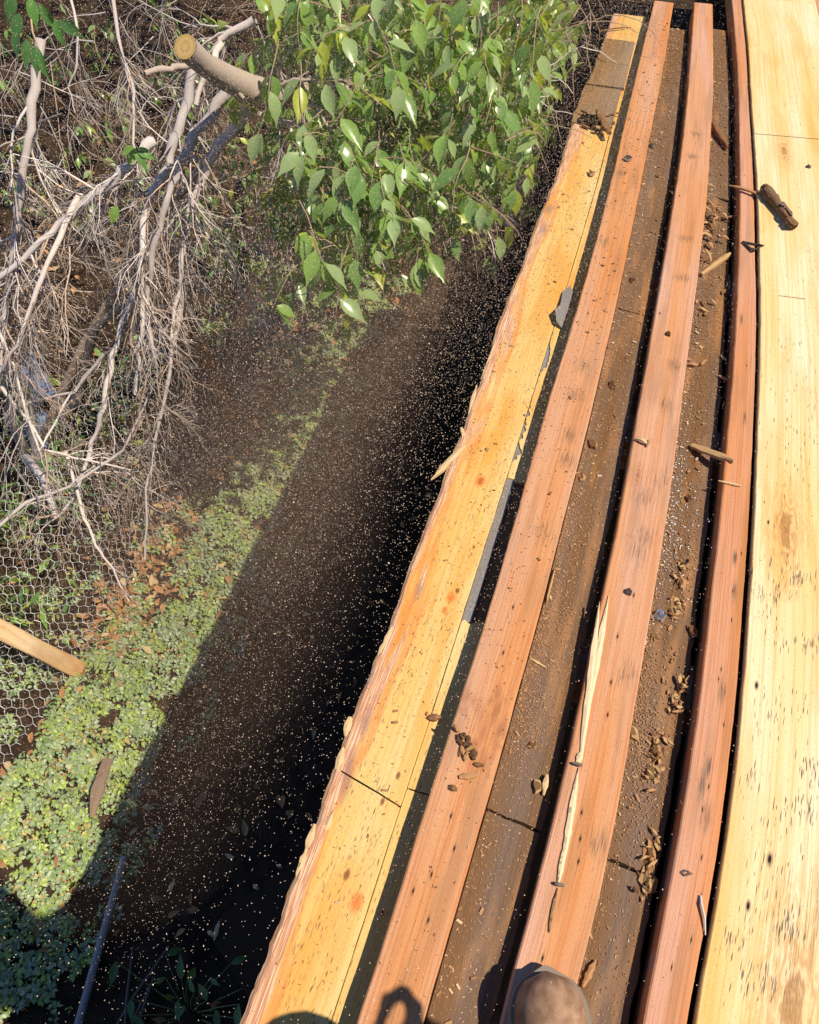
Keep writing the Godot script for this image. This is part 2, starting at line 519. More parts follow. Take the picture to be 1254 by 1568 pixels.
# ---------------------------------------------------------------- smooth figure (surface nets over tapered capsules)
func figure(mb: MB, bones: Array, cell: float, blend: float, cols: Array):
	var lo := Vector3(1e9, 1e9, 1e9)
	var hi := -lo
	for b in bones:
		var r := maxf(b[1], b[3]) + blend + cell * 2.0
		for e in [b[0], b[2]]:
			lo = lo.min(e - Vector3(r, r, r)); hi = hi.max(e + Vector3(r, r, r))
	var nx := int((hi.x - lo.x) / cell) + 2
	var ny := int((hi.y - lo.y) / cell) + 2
	var nz := int((hi.z - lo.z) / cell) + 2
	var f := PackedFloat32Array()
	f.resize(nx * ny * nz)
	f.fill(1.0)
	var near := PackedFloat32Array()
	near.resize(nx * ny * nz)
	near.fill(9.0)
	var who := PackedByteArray()
	who.resize(nx * ny * nz)
	for b in bones:
		var p0: Vector3 = b[0]
		var p1: Vector3 = b[2]
		var r0: float = b[1]
		var r1: float = b[3]
		var m := maxf(r0, r1) + blend + cell * 2.0
		var l := (p0.min(p1) - Vector3(m, m, m) - lo) / cell
		var h := (p0.max(p1) + Vector3(m, m, m) - lo) / cell
		var ax := p1 - p0
		var al := maxf(ax.length_squared(), 1e-9)
		for z in range(maxi(0, int(l.z)), mini(nz, int(h.z) + 1)):
			for y in range(maxi(0, int(l.y)), mini(ny, int(h.y) + 1)):
				for x in range(maxi(0, int(l.x)), mini(nx, int(h.x) + 1)):
					var p := lo + Vector3(x, y, z) * cell
					var t := clampf((p - p0).dot(ax) / al, 0, 1)
					var d := (p - p0 - ax * t).length() - lerpf(r0, r1, t)
					var o := (z * ny + y) * nx + x
					var e := f[o]
					var k := clampf(0.5 + 0.5 * (e - d) / blend, 0, 1)
					f[o] = lerpf(e, d, k) - blend * k * (1.0 - k)
					if d < near[o]:
						near[o] = d; who[o] = b[4]
	var id := {}
	for z in nz - 1:
		for y in ny - 1:
			for x in nx - 1:
				var o := (z * ny + y) * nx + x
				var vals := [f[o], f[o + 1], f[o + nx], f[o + nx + 1], f[o + nx * ny], f[o + nx * ny + 1], f[o + nx * ny + nx], f[o + nx * ny + nx + 1]]
				var inside := 0
				for q in vals:
					if q < 0: inside += 1
				if inside == 0 or inside == 8: continue
				var acc := Vector3.ZERO
				var cnt := 0
				for ed in [[0, 1], [2, 3], [4, 5], [6, 7], [0, 2], [1, 3], [4, 6], [5, 7], [0, 4], [1, 5], [2, 6], [3, 7]]:
					var va: float = vals[ed[0]]
					var vb: float = vals[ed[1]]
					if (va < 0) == (vb < 0): continue
					var t := va / (va - vb)
					var ca := Vector3(ed[0] & 1, (ed[0] >> 1) & 1, ed[0] >> 2)
					var cb := Vector3(ed[1] & 1, (ed[1] >> 1) & 1, ed[1] >> 2)
					acc += ca.lerp(cb, t); cnt += 1
				var g := Vector3(vals[1] - vals[0] + vals[7] - vals[6], vals[2] - vals[0] + vals[7] - vals[5], vals[4] - vals[0] + vals[7] - vals[3]).normalized()
				id[o] = mb.vert(lo + (Vector3(x, y, z) + acc / cnt) * cell, g, cols[who[o]])
	for z in range(1, nz - 1):
		for y in range(1, ny - 1):
			for x in range(1, nx - 1):
				var o := (z * ny + y) * nx + x
				var s := f[o] < 0
				for ax in 3:
					var st: int = [1, nx, nx * ny][ax]
					if (f[o + st] < 0) == s: continue
					var u: int = [nx, nx * ny, 1][ax]
					var w: int = [nx * ny, 1, nx][ax]
					var a = id.get(o); var b = id.get(o - u); var c = id.get(o - u - w); var d = id.get(o - w)
					if a == null or b == null or c == null or d == null: continue
					if s:
						mb.tri(a, c, b); mb.tri(a, d, c)
					else:
						mb.tri(a, b, c); mb.tri(a, c, d)

func PF(lat: float, y: float, fwd: float) -> Vector3:
	return Vector3(lat, y, -fwd)

func build_person():
	var root := thing("person", "person on the deck whose brown boot toe shows at the bottom edge", "person", PF(0.05, 0.0, -0.1))
	var ofs := -root.position
	var jeans := Color(0.05, 0.06, 0.09)
	var shirt := Color(0.16, 0.16, 0.17)
	var skin := Color(0.42, 0.26, 0.18)
	var hair := Color(0.03, 0.02, 0.015)
	var cols := [jeans, shirt, skin, hair]
	var bones := [
		# legs
		[PF(0.125, 0.09, -0.09), 0.052, PF(0.135, 0.47, -0.08), 0.062, 0], [PF(0.135, 0.47, -0.08), 0.066, PF(0.13, 0.88, -0.37), 0.105, 0],
		[PF(-0.10, 0.09, -0.22), 0.052, PF(-0.09, 0.47, -0.20), 0.062, 0], [PF(-0.09, 0.47, -0.20), 0.066, PF(-0.05, 0.88, -0.38), 0.105, 0],
		[PF(0.12, 0.93, -0.39), 0.14, PF(-0.04, 0.93, -0.39), 0.14, 0],
		# trunk
		[PF(0.11, 1.08, -0.38), 0.14, PF(-0.03, 1.08, -0.38), 0.14, 1], [PF(0.12, 1.28, -0.36), 0.14, PF(-0.04, 1.28, -0.36), 0.14, 1], [PF(0.16, 1.42, -0.40), 0.115, PF(-0.08, 1.42, -0.40), 0.115, 1],
		[PF(0.04, 1.46, -0.30), 0.058, PF(0.04, 1.54, -0.27), 0.054, 2],
		# right arm, hanging
		[PF(0.22, 1.42, -0.30), 0.058, PF(0.36, 1.15, -0.40), 0.046, 1], [PF(0.36, 1.15, -0.40), 0.042, PF(0.46, 0.92, -0.225), 0.03, 2],
		# left arm, holding up the camera
		[PF(-0.14, 1.42, -0.30), 0.058, PF(-0.24, 1.04, -0.30), 0.046, 1], [PF(-0.24, 1.04, -0.30), 0.042, PF(-0.10, 1.29, -0.14), 0.03, 2],
	]
	for b in bones:
		b[0] += ofs; b[2] += ofs
	var mb := MB.new()
	figure(mb, bones, 0.022, 0.035, cols)
	# head, with nose, ears and hair
	var hd := [
		[PF(0.04, 1.64, -0.26), 0.082, PF(0.04, 1.60, -0.235), 0.068, 2], [PF(0.04, 1.55, -0.20), 0.036, PF(0.04, 1.54, -0.215), 0.04, 2],
		[PF(0.04, 1.625, -0.165), 0.011, PF(0.04, 1.592, -0.148), 0.014, 2], [PF(-0.042, 1.61, -0.26), 0.014, PF(-0.046, 1.63, -0.265), 0.018, 2], [PF(0.122, 1.61, -0.26), 0.014, PF(0.126, 1.63, -0.265), 0.018, 2],
		[PF(0.04, 1.67, -0.28), 0.086, PF(0.04, 1.66, -0.30), 0.084, 3], [PF(0.04, 1.54, -0.27), 0.05, PF(0.04, 1.50, -0.28), 0.055, 2],
	]
	for b in hd: b[0] += ofs; b[2] += ofs
	figure(mb, hd, 0.011, 0.02, cols)
	# right hand: palm, fingers curling into a loop against the thumb
	var wr := PF(0.46, 0.92, -0.225)
	var hand := [[wr, 0.026, wr + PF(0.004, -0.03, 0.03), 0.024, 2], [wr + PF(-0.018, -0.045, 0.035), 0.015, wr + PF(-0.022, -0.085, 0.085), 0.012, 2], [wr + PF(0.0, -0.045, 0.035), 0.016, wr + PF(0.0, -0.085, 0.09), 0.012, 2], [wr + PF(0.02, -0.045, 0.03), 0.015, wr + PF(0.024, -0.085, 0.08), 0.012, 2]]
	# index finger and thumb close into a ring, the other fingers fold below it
	var rc: Vector3 = wr + PF(-0.035, -0.092, 0.105)
	var ring := func(deg: float, r: float) -> Vector3: return rc + PF(cos(deg_to_rad(deg)) * r, 0.012 * cos(deg_to_rad(deg)), sin(deg_to_rad(deg)) * r)
	var fi: Array = [wr + PF(-0.018, -0.088, 0.083), ring.call(20.0, 0.030), ring.call(75.0, 0.032), ring.call(125.0, 0.031), ring.call(165.0, 0.029)]
	for q in 4: hand.append([fi[q], 0.0105 - q * 0.0008, fi[q + 1], 0.0100 - q * 0.0008, 2])
	var ti: Array = [wr + PF(-0.015, -0.03, 0.03), ring.call(300.0, 0.040), ring.call(245.0, 0.036), ring.call(190.0, 0.034)]
	for q in 3: hand.append([ti[q], 0.014 - q * 0.002, ti[q + 1], 0.012 - q * 0.0018, 2])
	for q in 3:
		var k: Vector3 = wr + PF(0.0 + q * 0.016, -0.090, 0.082 - q * 0.008)
		var ln: float = [1.0, 0.95, 0.78][q]
		var a: Vector3 = k + PF(0.004, -0.036, 0.022) * ln
		var b2: Vector3 = a + PF(-0.004, -0.026, -0.012) * ln
		var c: Vector3 = b2 + PF(-0.006, -0.004, -0.022) * ln
		hand.append([k, 0.010, a, 0.009, 2]); hand.append([a, 0.009, b2, 0.0085, 2]); hand.append([b2, 0.0085, c, 0.0075, 2])
	for b in hand: b[0] += ofs; b[2] += ofs
	figure(mb, hand, 0.0055, 0.006, cols)
	# left hand
	var wl := PF(-0.10, 1.29, -0.14)
	var hl := [[wl, 0.026, wl + PF(0.03, 0.005, 0.02), 0.024, 2], [wl + PF(0.03, 0.03, 0.02), 0.015, wl + PF(0.06, 0.035, 0.02), 0.013, 2], [wl + PF(0.035, -0.005, 0.022), 0.016, wl + PF(0.065, -0.005, 0.025), 0.013, 2]]
	for q in 4:
		var k: Vector3 = wl + PF(0.06, 0.038 - q * 0.018, 0.024)
		var a: Vector3 = k + PF(0.034, 0.0, 0.008)
		var b2: Vector3 = a + PF(0.012, 0.004, -0.022)
		hl.append([k, 0.010, a, 0.009, 2]); hl.append([a, 0.009, b2, 0.008, 2])
	hl.append([wl + PF(0.02, 0.03, 0.01), 0.014, wl + PF(0.045, 0.06, -0.005), 0.010, 2]); hl.append([wl + PF(0.045, 0.06, -0.005), 0.010, wl + PF(0.075, 0.05, -0.012), 0.008, 2])
	for b in hl: b[0] += ofs; b[2] += ofs
	figure(mb, hl, 0.006, 0.006, cols)
	put("body", mb.mesh(), vcol(0.9, 0.2), root)
	# boots
	var bm := Tex.new()
	bm.start(256, 256)
	var l1 := layer(256, 256, 1, 1, 0.02, 41, 4)
	var l2 := layer(256, 256, 1, 1, 0.3, 43, 2)
	for o in 256 * 256:
		var k := (l1[o] - 128) / 128.0 * 0.09 + (l2[o] - 128) / 128.0 * 0.07
		bm.d[o * 3] = int(clampf(0.59 + k, 0, 1) * 255); bm.d[o * 3 + 1] = int(clampf(0.47 + k * 0.9, 0, 1) * 255); bm.d[o * 3 + 2] = int(clampf(0.375 + k * 0.8, 0, 1) * 255)
	var leather := texture_material(bm.image(), 1.2, 0.75)
	var sole_m := plain(lin(0.20, 0.165, 0.135), 0.9)
	for side in 2:
		var o := Vector3(W(838, 1500, 0.03).x, 0, 0) if side == 0 else Vector3(-0.10, 0, 0)
		var toe: float = -W(838, 1487, 0.02).z if side == 0 else 0.055
		var up := MB.new()
		var so := MB.new()
		var N := 26
		var rows := []
		var srows := []
		for k in N + 1:
			var f := float(k) / N
			var fw := toe - 0.295 * (1.0 - f)
			var e := clampf((1.0 - f) / 0.20, 0, 1)
			var he := clampf(f / 0.10, 0, 1)
			var wd := 0.0
			wd = (lerpf(0.036, 0.049, smoothstep(0.15, 0.68, f))) * sqrt(1.0 - pow(1.0 - e, 2.3)) * sqrt(1.0 - pow(1.0 - he, 2.4)) + 0.0005
			var ht := lerpf(0.062, 0.115, smoothstep(0.72, 0.40, f)) * pow(e, 0.36)
			if f < 0.42: ht = lerpf(0.16, 0.115, smoothstep(0.3, 0.42, f))
			var r := []
			for q in 13:
				var an := PI * q / 12.0
				var cx := cos(an)
				var sy := pow(sin(an), 0.72)
				r.append([o + PF(cx * wd * (1.0 - 0.18 * sy), 0.024 + ht * sy * (1.0 if f > 0.0 else 0.9), fw - 0.004 * e), Vector2(q / 12.0, f * 2.0)])
			rows.append(r)
			var ws := wd + 0.006
			var fs := fw + (0.006 if k == N else 0.0)
			srows.append([o + PF(ws, 0.0, fs), o + PF(ws, 0.02, fs), o + PF(ws - 0.003, 0.026, fs), o + PF(-ws + 0.003, 0.026, fs), o + PF(-ws, 0.02, fs), o + PF(-ws, 0.0, fs)])
		for k in N + 1:
			for q in 13:
				var du: Vector3 = rows[k][mini(q + 1, 12)][0] - rows[k][maxi(q - 1, 0)][0]
				var dv: Vector3 = rows[mini(k + 1, N)][q][0] - rows[maxi(k - 1, 0)][q][0]
				var nn := du.cross(dv).normalized()
				if nn.dot(rows[k][q][0] - o - PF(0, 0.03, toe - 0.1)) < 0: nn = -nn
				up.vert(rows[k][q][0] + ofs, nn, Color.WHITE, rows[k][q][1])
		for k in N:
			for q in 12:
				var a := k * 13 + q
				var fnn := (up.v[a + 14] - up.v[a]).cross(up.v[a + 13] - up.v[a])
				if fnn.dot(up.n[a] + up.n[a + 14]) > 0.0:
					up.tri(a, a + 13, a + 14); up.tri(a, a + 14, a + 1)
				else:
					up.tri(a, a + 14, a + 13); up.tri(a, a + 1, a + 14)
		for k in N:
			for q in 6:
				var q2 := (q + 1) % 6
				so.flat_quad(srows[k][q] + ofs, srows[k + 1][q] + ofs, srows[k + 1][q2] + ofs, srows[k][q2] + ofs)
		for q in range(1, 5):
			so.flat_tri(srows[N][0] + ofs, srows[N][q] + ofs, srows[N][q + 1] + ofs)
			so.flat_tri(srows[0][0] + ofs, srows[0][q] + ofs, srows[0][q + 1] + ofs)
		var bt := put("boot", up.mesh(), leather, root)
		put("sole", so.mesh(), sole_m, bt)

# ---------------------------------------------------------------- the timber deck
var M := {}

func make_materials():
	# orange-yellow edge board
	var t := wood(256, 2048, 11, Color(0.795, 0.675, 0.425), Color(0.76, 0.56, 0.28), 9.0, 0.16, 0.5, Color(0.80, 0.57, 0.27), 0.6, 3.0)
	var e1 := layer(256, 2048, 2, 8, 0.03, 71, 3)
	var e2 := layer(256, 2048, 1, 14, 0.30, 73, 3)
	for y in 2048:
		for x in 110:
			var o := y * 256 + x
			var bound := 40.0 + (e1[o] - 128) * 0.35
			var k := clampf((bound - x) / 10.0, 0, 1)
			var halo := clampf(1.0 - absf(x - bound - 8.0) / 22.0, 0, 1) * 0.5
			var mt := clampf((e2[o] - 96) / 100.0, 0, 1)
			var c := Color(0.69, 0.49, 0.37).lerp(Color(0.85, 0.75, 0.63), mt)
			var i := o * 3
			var hc := Color(0.78, 0.43, 0.20)
			t.d[i] = int(lerpf(lerpf(t.d[i], hc.r * 255, halo), c.r * 255, k))
			t.d[i + 1] = int(lerpf(lerpf(t.d[i + 1], hc.g * 255, halo), c.g * 255, k))
			t.d[i + 2] = int(lerpf(lerpf(t.d[i + 2], hc.b * 255, halo), c.b * 255, k))
	flecks(t, 2600, Color(0.36, 0.22, 0.08), 0.8, 1.7, 1.4, 3.4, 0.75, 5, 0.05, 0.22, 0.95)
	flecks(t, 900, Color(0.40, 0.26, 0.11), 0.6, 1.2, 0.8, 1.8, 0.6, 6, -0.3, 0.22, 0.95)
	flecks(t, 160, Color(0.30, 0.17, 0.07), 1.5, 2.6, 2.0, 4.2, 0.8, 7, 0.0, 0.25, 0.95)
	flecks(t, 700, Color(0.45, 0.28, 0.18), 0.8, 1.6, 2.5, 8.0, 0.55, 8, -0.5, 0.0, 0.22)
	for q in [[609, 1188, 4], [585, 1228, 4], [530, 1340, 5.5], [585, 1398, 3], [700, 905, 4], [725, 838, 3], [735, 737, 6]]:
		var c := spot(t, q[0], q[1], -0.05, "yl", "j2l")
		t.mark(c.x, c.y, q[2] * 1.6, q[2] * 1.1, 0, Color(0.42, 0.25, 0.14), 0.75, 0.5)
	for q in [[735, 737, 12], [545, 1383, 11], [690, 915, 9], [680, 935, 6]]:
		var c := spot(t, q[0], q[1], -0.05, "yl", "j2l")
		t.mark(c.x, c.y, q[2] * 1.8, q[2] * 1.0, 0, Color(0.78, 0.36, 0.14), 0.6, 0.7)
	for q in [[530, 1200, 18, 26], [560, 1105, 16, 20], [535, 1170, 14, 22], [840, 320, 26, 20], [832, 352, 22, 22], [640, 905, 14, 18]]:
		var c := spot(t, q[0], q[1], -0.05, "yl", "j2l")
		t.mark(c.x, c.y, q[2], q[3], 0.2, Color(0.52, 0.40, 0.38), 0.6, 0.9)
	M.yellow = texture_material(t.image(), 2.2, 0.62, 0.3)

	# three red-brown joists
	var specs := [[21, Color(0.74, 0.545, 0.39), Color(0.67, 0.42, 0.26), 30.0, 0.45, "j2l", "j2r"], [22, Color(0.745, 0.565, 0.44), Color(0.68, 0.46, 0.32), 22.0, 0.35, "j3l", "j3r"], [23, Color(0.74, 0.54, 0.41), Color(0.66, 0.42, 0.28), 9.0, 0.35, "j4l", "j4r"]]
	var grey := Color(0.34, 0.31, 0.28)
	var stains := [
		[[890, 560, 34, 20], [880, 605, 30, 14], [870, 665, 30, 16], [868, 705, 30, 14], [925, 370, 30, 14], [950, 265, 26, 10], [830, 815, 34, 24], [955, 180, 24, 12], [975, 85, 20, 10]],
		[[1020, 620, 24, 16], [1005, 735, 44, 30], [985, 765, 34, 20], [975, 845, 36, 22], [990, 820, 30, 18], [1050, 365, 34, 9], [1045, 425, 34, 9], [1030, 560, 30, 14], [1060, 240, 30, 7], [1065, 205, 30, 7], [960, 1030, 30, 20], [915, 1290, 30, 14]],
		[[1125, 905, 14, 14], [1105, 1060, 18, 14], [1080, 1250, 22, 18], [1075, 1200, 12, 16], [1140, 640, 12, 14], [1125, 855, 10, 8], [1135, 490, 12, 14], [1085, 1175, 9, 9]]]
	var nails := [
		[[960, 235], [785, 930], [770, 1000], [690, 1250], [695, 1300], [660, 1340], [632, 1365], [655, 1410], [900, 480]],
		[[970, 912], [945, 975], [935, 1045], [930, 1095], [885, 1320], [890, 1245], [888, 1285], [830, 1468], [1010, 480], [1040, 300]],
		[[1135, 848], [1122, 905], [1104, 1025], [1100, 1040], [1108, 1110], [1085, 1205], [1075, 1240], [1074, 1314], [1073, 1374], [1058, 1440], [1028, 1482], [1143, 560], [1120, 950]]]
	for k in 3:
		var sp: Array = specs[k]
		var w := wood(192, 2048, sp[0], sp[1], sp[2], sp[3], sp[4], 0.6, Color(0.60, 0.45, 0.34), 0.5, 2.2)
		for q in stains[k]:
			var c := spot(w, q[0], q[1], 0, sp[5], sp[6])
			for z in 80:
				var xx: float = c.x + rng.randfn() * q[2] * 0.75
				var yy: float = c.y + rng.randfn() * q[3] * 0.45
				var ll := rnd(3, 12)
				w.mark(xx, yy, rnd(1.0, 2.6), ll, rnd(-0.06, 0.06), grey, rnd(0.10, 0.36), 0.9)
			for z in 7:
				var xx: float = c.x + rnd(-1, 1) * q[2]
				w.mark(xx, c.y + rnd(-6, 6), 0.9, rnd(5, 18), rnd(-0.05, 0.05), Color(0.28, 0.21, 0.17), 0.5, 0.6)
		for q in nails[k]:
			var c := spot(w, q[0], q[1], 0, sp[5], sp[6])
			w.mark(c.x, c.y, 7, 5, 0, Color(0.40, 0.27, 0.20), 0.6, 0.8)
			w.mark(c.x, c.y, 3.2, 2.0, 0, Color(0.10, 0.07, 0.06), 0.95, 0.3)
			w.line(c.x, c.y - rnd(4, 14), c.x + rnd(-1, 1), c.y + rnd(4, 14), 0.8, Color(0.25, 0.15, 0.1), 0.5)
		flecks(w, 420, Color(0.36, 0.22, 0.15), 0.8, 1.8, 0.8, 2.2, 0.6, 30 + k, -0.2)
		flecks(w, 260, Color(0.62, 0.47, 0.34), 1.0, 2.6, 0.8, 2.2, 0.6, 40 + k, -0.2)
		for q in 24:   # long drying cracks
			var xx := rnd(0.1, 0.9) * w.w
			var yy := rnd(0, 1) * w.h
			w.line(xx, yy, xx + rnd(-4, 4), yy + rnd(30, 150), 0.7, Color(0.30, 0.15, 0.08), 0.55)
		if k == 1:
			knot(w, spot(w, 977, 727, 0, "j3l", "j3r"), 13, 9, Color(0.40, 0.27, 0.2), Color(0.58, 0.38, 0.26), 0.8)
		if k == 0:   # dusty smear with a gouge
			for z in 60:
				var c := spot(w, rnd(700, 775), rnd(1060, 1190), 0, "j2l", "j2r")
				w.mark(c.x, c.y, rnd(5, 22), rnd(4, 14), rnd(-0.4, 0.4), Color(0.56, 0.36, 0.25), 0.30, 0.8)
		M["joist%d" % (k + 2)] = texture_material(w.image(), 1.8, 0.7, 0.3)

	# pale plywood strip
	var p := wood(512, 2048, 31, Color(0.83, 0.755, 0.575), Color(0.79, 0.64, 0.41), 7.0, 0.42, 0.6, Color(0.82, 0.66, 0.42), 0.5, 2.6)
	var wid := 0.30
	for q in [[1203, 812, 30, 22], [1212, 1540, 42, 26], [1200, 230, 20, 16]]:
		var c := spot(p, q[0], q[1], 0.012, "pl", "pl", wid)
		knot(p, c, q[2] * 1.45, q[3] * 1.45, Color(0.52, 0.34, 0.19), Color(0.76, 0.56, 0.32), 0.85)
	var clusters := [[1180, 905, 40, 30, 60], [1225, 885, 24, 14, 40], [1235, 985, 20, 14, 30], [1190, 985, 24, 20, 16], [1175, 1085, 24, 40, 22], [1215, 1090, 20, 30, 16], [1240, 1180, 14, 40, 30], [1150, 1195, 20, 20, 16], [1200, 1250, 30, 40, 26], [1240, 1245, 14, 24, 24], [1180, 1330, 40, 60, 30], [1205, 1420, 24, 24, 40], [1130, 1440, 26, 40, 30], [1165, 1500, 40, 30, 40], [1240, 600, 14, 60, 20], [1200, 650, 30, 40, 26], [1210, 520, 30, 40, 16], [1225, 720, 20, 30, 12], [1185, 760, 30, 50, 12], [1240, 400, 14, 50, 12], [1195, 860, 30, 20, 16], [1200, 570, 30, 30, 14]]
	for q in clusters:
		for z in q[4]:
			var c := spot(p, q[0] + rng.randfn() * q[2] * 0.6, q[1] + rng.randfn() * q[3] * 0.6, 0.012, "pl", "pl", wid)
			p.mark(c.x, c.y, rnd(0.8, 1.8), rnd(2.2, 6.5), rnd(-0.25, 0.1), Color(0.22, 0.18, 0.17).lightened(rnd(0, 0.25)), rnd(0.5, 0.95), 0.5)
	for z in 26:
		var c := spot(p, 1212 + rnd(-40, 40), 1420 + rnd(-60, 100), 0.012, "pl", "pl", wid)
		p.line(c.x, c.y, c.x + rnd(-3, 3), c.y + rnd(20, 70), 0.8, Color(0.42, 0.28, 0.16), 0.5)
	for q in [[1178, 1316, 6], [1145, 1388, 5], [1158, 1050, 5], [1176, 800, 3.5]]:
		var c := spot(p, q[0], q[1], 0.012, "pl", "pl", wid)
		p.mark(c.x, c.y, q[2] * 1.7, q[2] * 1.3, 0, Color(0.35, 0.26, 0.2), 0.7, 0.7)
		p.mark(c.x, c.y, q[2] * 0.7, q[2] * 0.6, 0, Color(0.05, 0.04, 0.03), 1.0, 0.3)
	flecks(p, 700, Color(0.45, 0.32, 0.2), 0.8, 1.8, 1.0, 3.0, 0.6, 51, -0.1)
	flecks(p, 150, Color(0.30, 0.2, 0.13), 1.0, 2.4, 1.0, 2.4, 0.7, 52, -0.1)
	var m0 := spot(p, 1192, 453, 0.012, "pl", "pl", wid)
	var m1 := spot(p, 1232, 458, 0.012, "pl", "pl", wid)
	p.line(m0.x, m0.y, m1.x, m1.y, 1.2, Color(0.45, 0.3, 0.2), 0.8)
	M.ply = texture_material(p.image(), 1.4, 0.6, 0.3)

	# dusty grey-brown lower planks
	var g := wood(256, 2048, 61, Color(0.43, 0.34, 0.265), Color(0.34, 0.265, 0.205), 6.0, 0.15, 0.5, Color(0.57, 0.42, 0.29), 0.9, 2.0)
	flecks(g, 2600, Color(0.62, 0.47, 0.32), 0.7, 1.5, 0.8, 2.0, 0.7, 62, -0.25)
	flecks(g, 500, Color(0.17, 0.13, 0.1), 0.9, 2.2, 1.0, 2.8, 0.7, 63, -0.2)
	M.plank = texture_material(g.image(), 2.2, 0.9, 0.2)
	# weathered grey top pieces of the edge board
	var gw := wood(128, 1024, 81, Color(0.50, 0.41, 0.31), Color(0.41, 0.33, 0.25), 8.0, 0.3, 0.7, Color(0.58, 0.45, 0.30), 0.6, 2.0)
	flecks(gw, 150, Color(0.3, 0.22, 0.16), 0.8, 1.8, 1.0, 3.0, 0.6, 82, -0.2)
	M.weathered = texture_material(gw.image(), 2.0, 0.85, 0.2)
	var sl := wood(64, 1024, 91, Color(0.47, 0.46, 0.46), Color(0.38, 0.37, 0.38), 3.0, 0.1, 0.5, Color(0.52, 0.48, 0.45), 0.5, 2.0)
	M.slate = texture_material(sl.image(), 1.5, 0.8, 0.3)
	M.bark = plain(lin(0.10, 0.055, 0.03), 0.95, 0.2)
	M.chip = plain(lin(0.36, 0.20, 0.095), 0.9, 0.2)
	M.pale = plain(lin(0.56, 0.40, 0.22), 0.85, 0.2)
	M.cream = plain(lin(0.66, 0.52, 0.33), 0.85, 0.2)
	M.brown = plain(lin(0.20, 0.105, 0.05), 0.9, 0.2)
	M.tan = plain(lin(0.42, 0.27, 0.13), 0.9, 0.2)
	M.grey = plain(lin(0.16, 0.13, 0.11), 0.9, 0.2)
	M.greyflake = plain(lin(0.17, 0.165, 0.165), 0.8, 0.3)

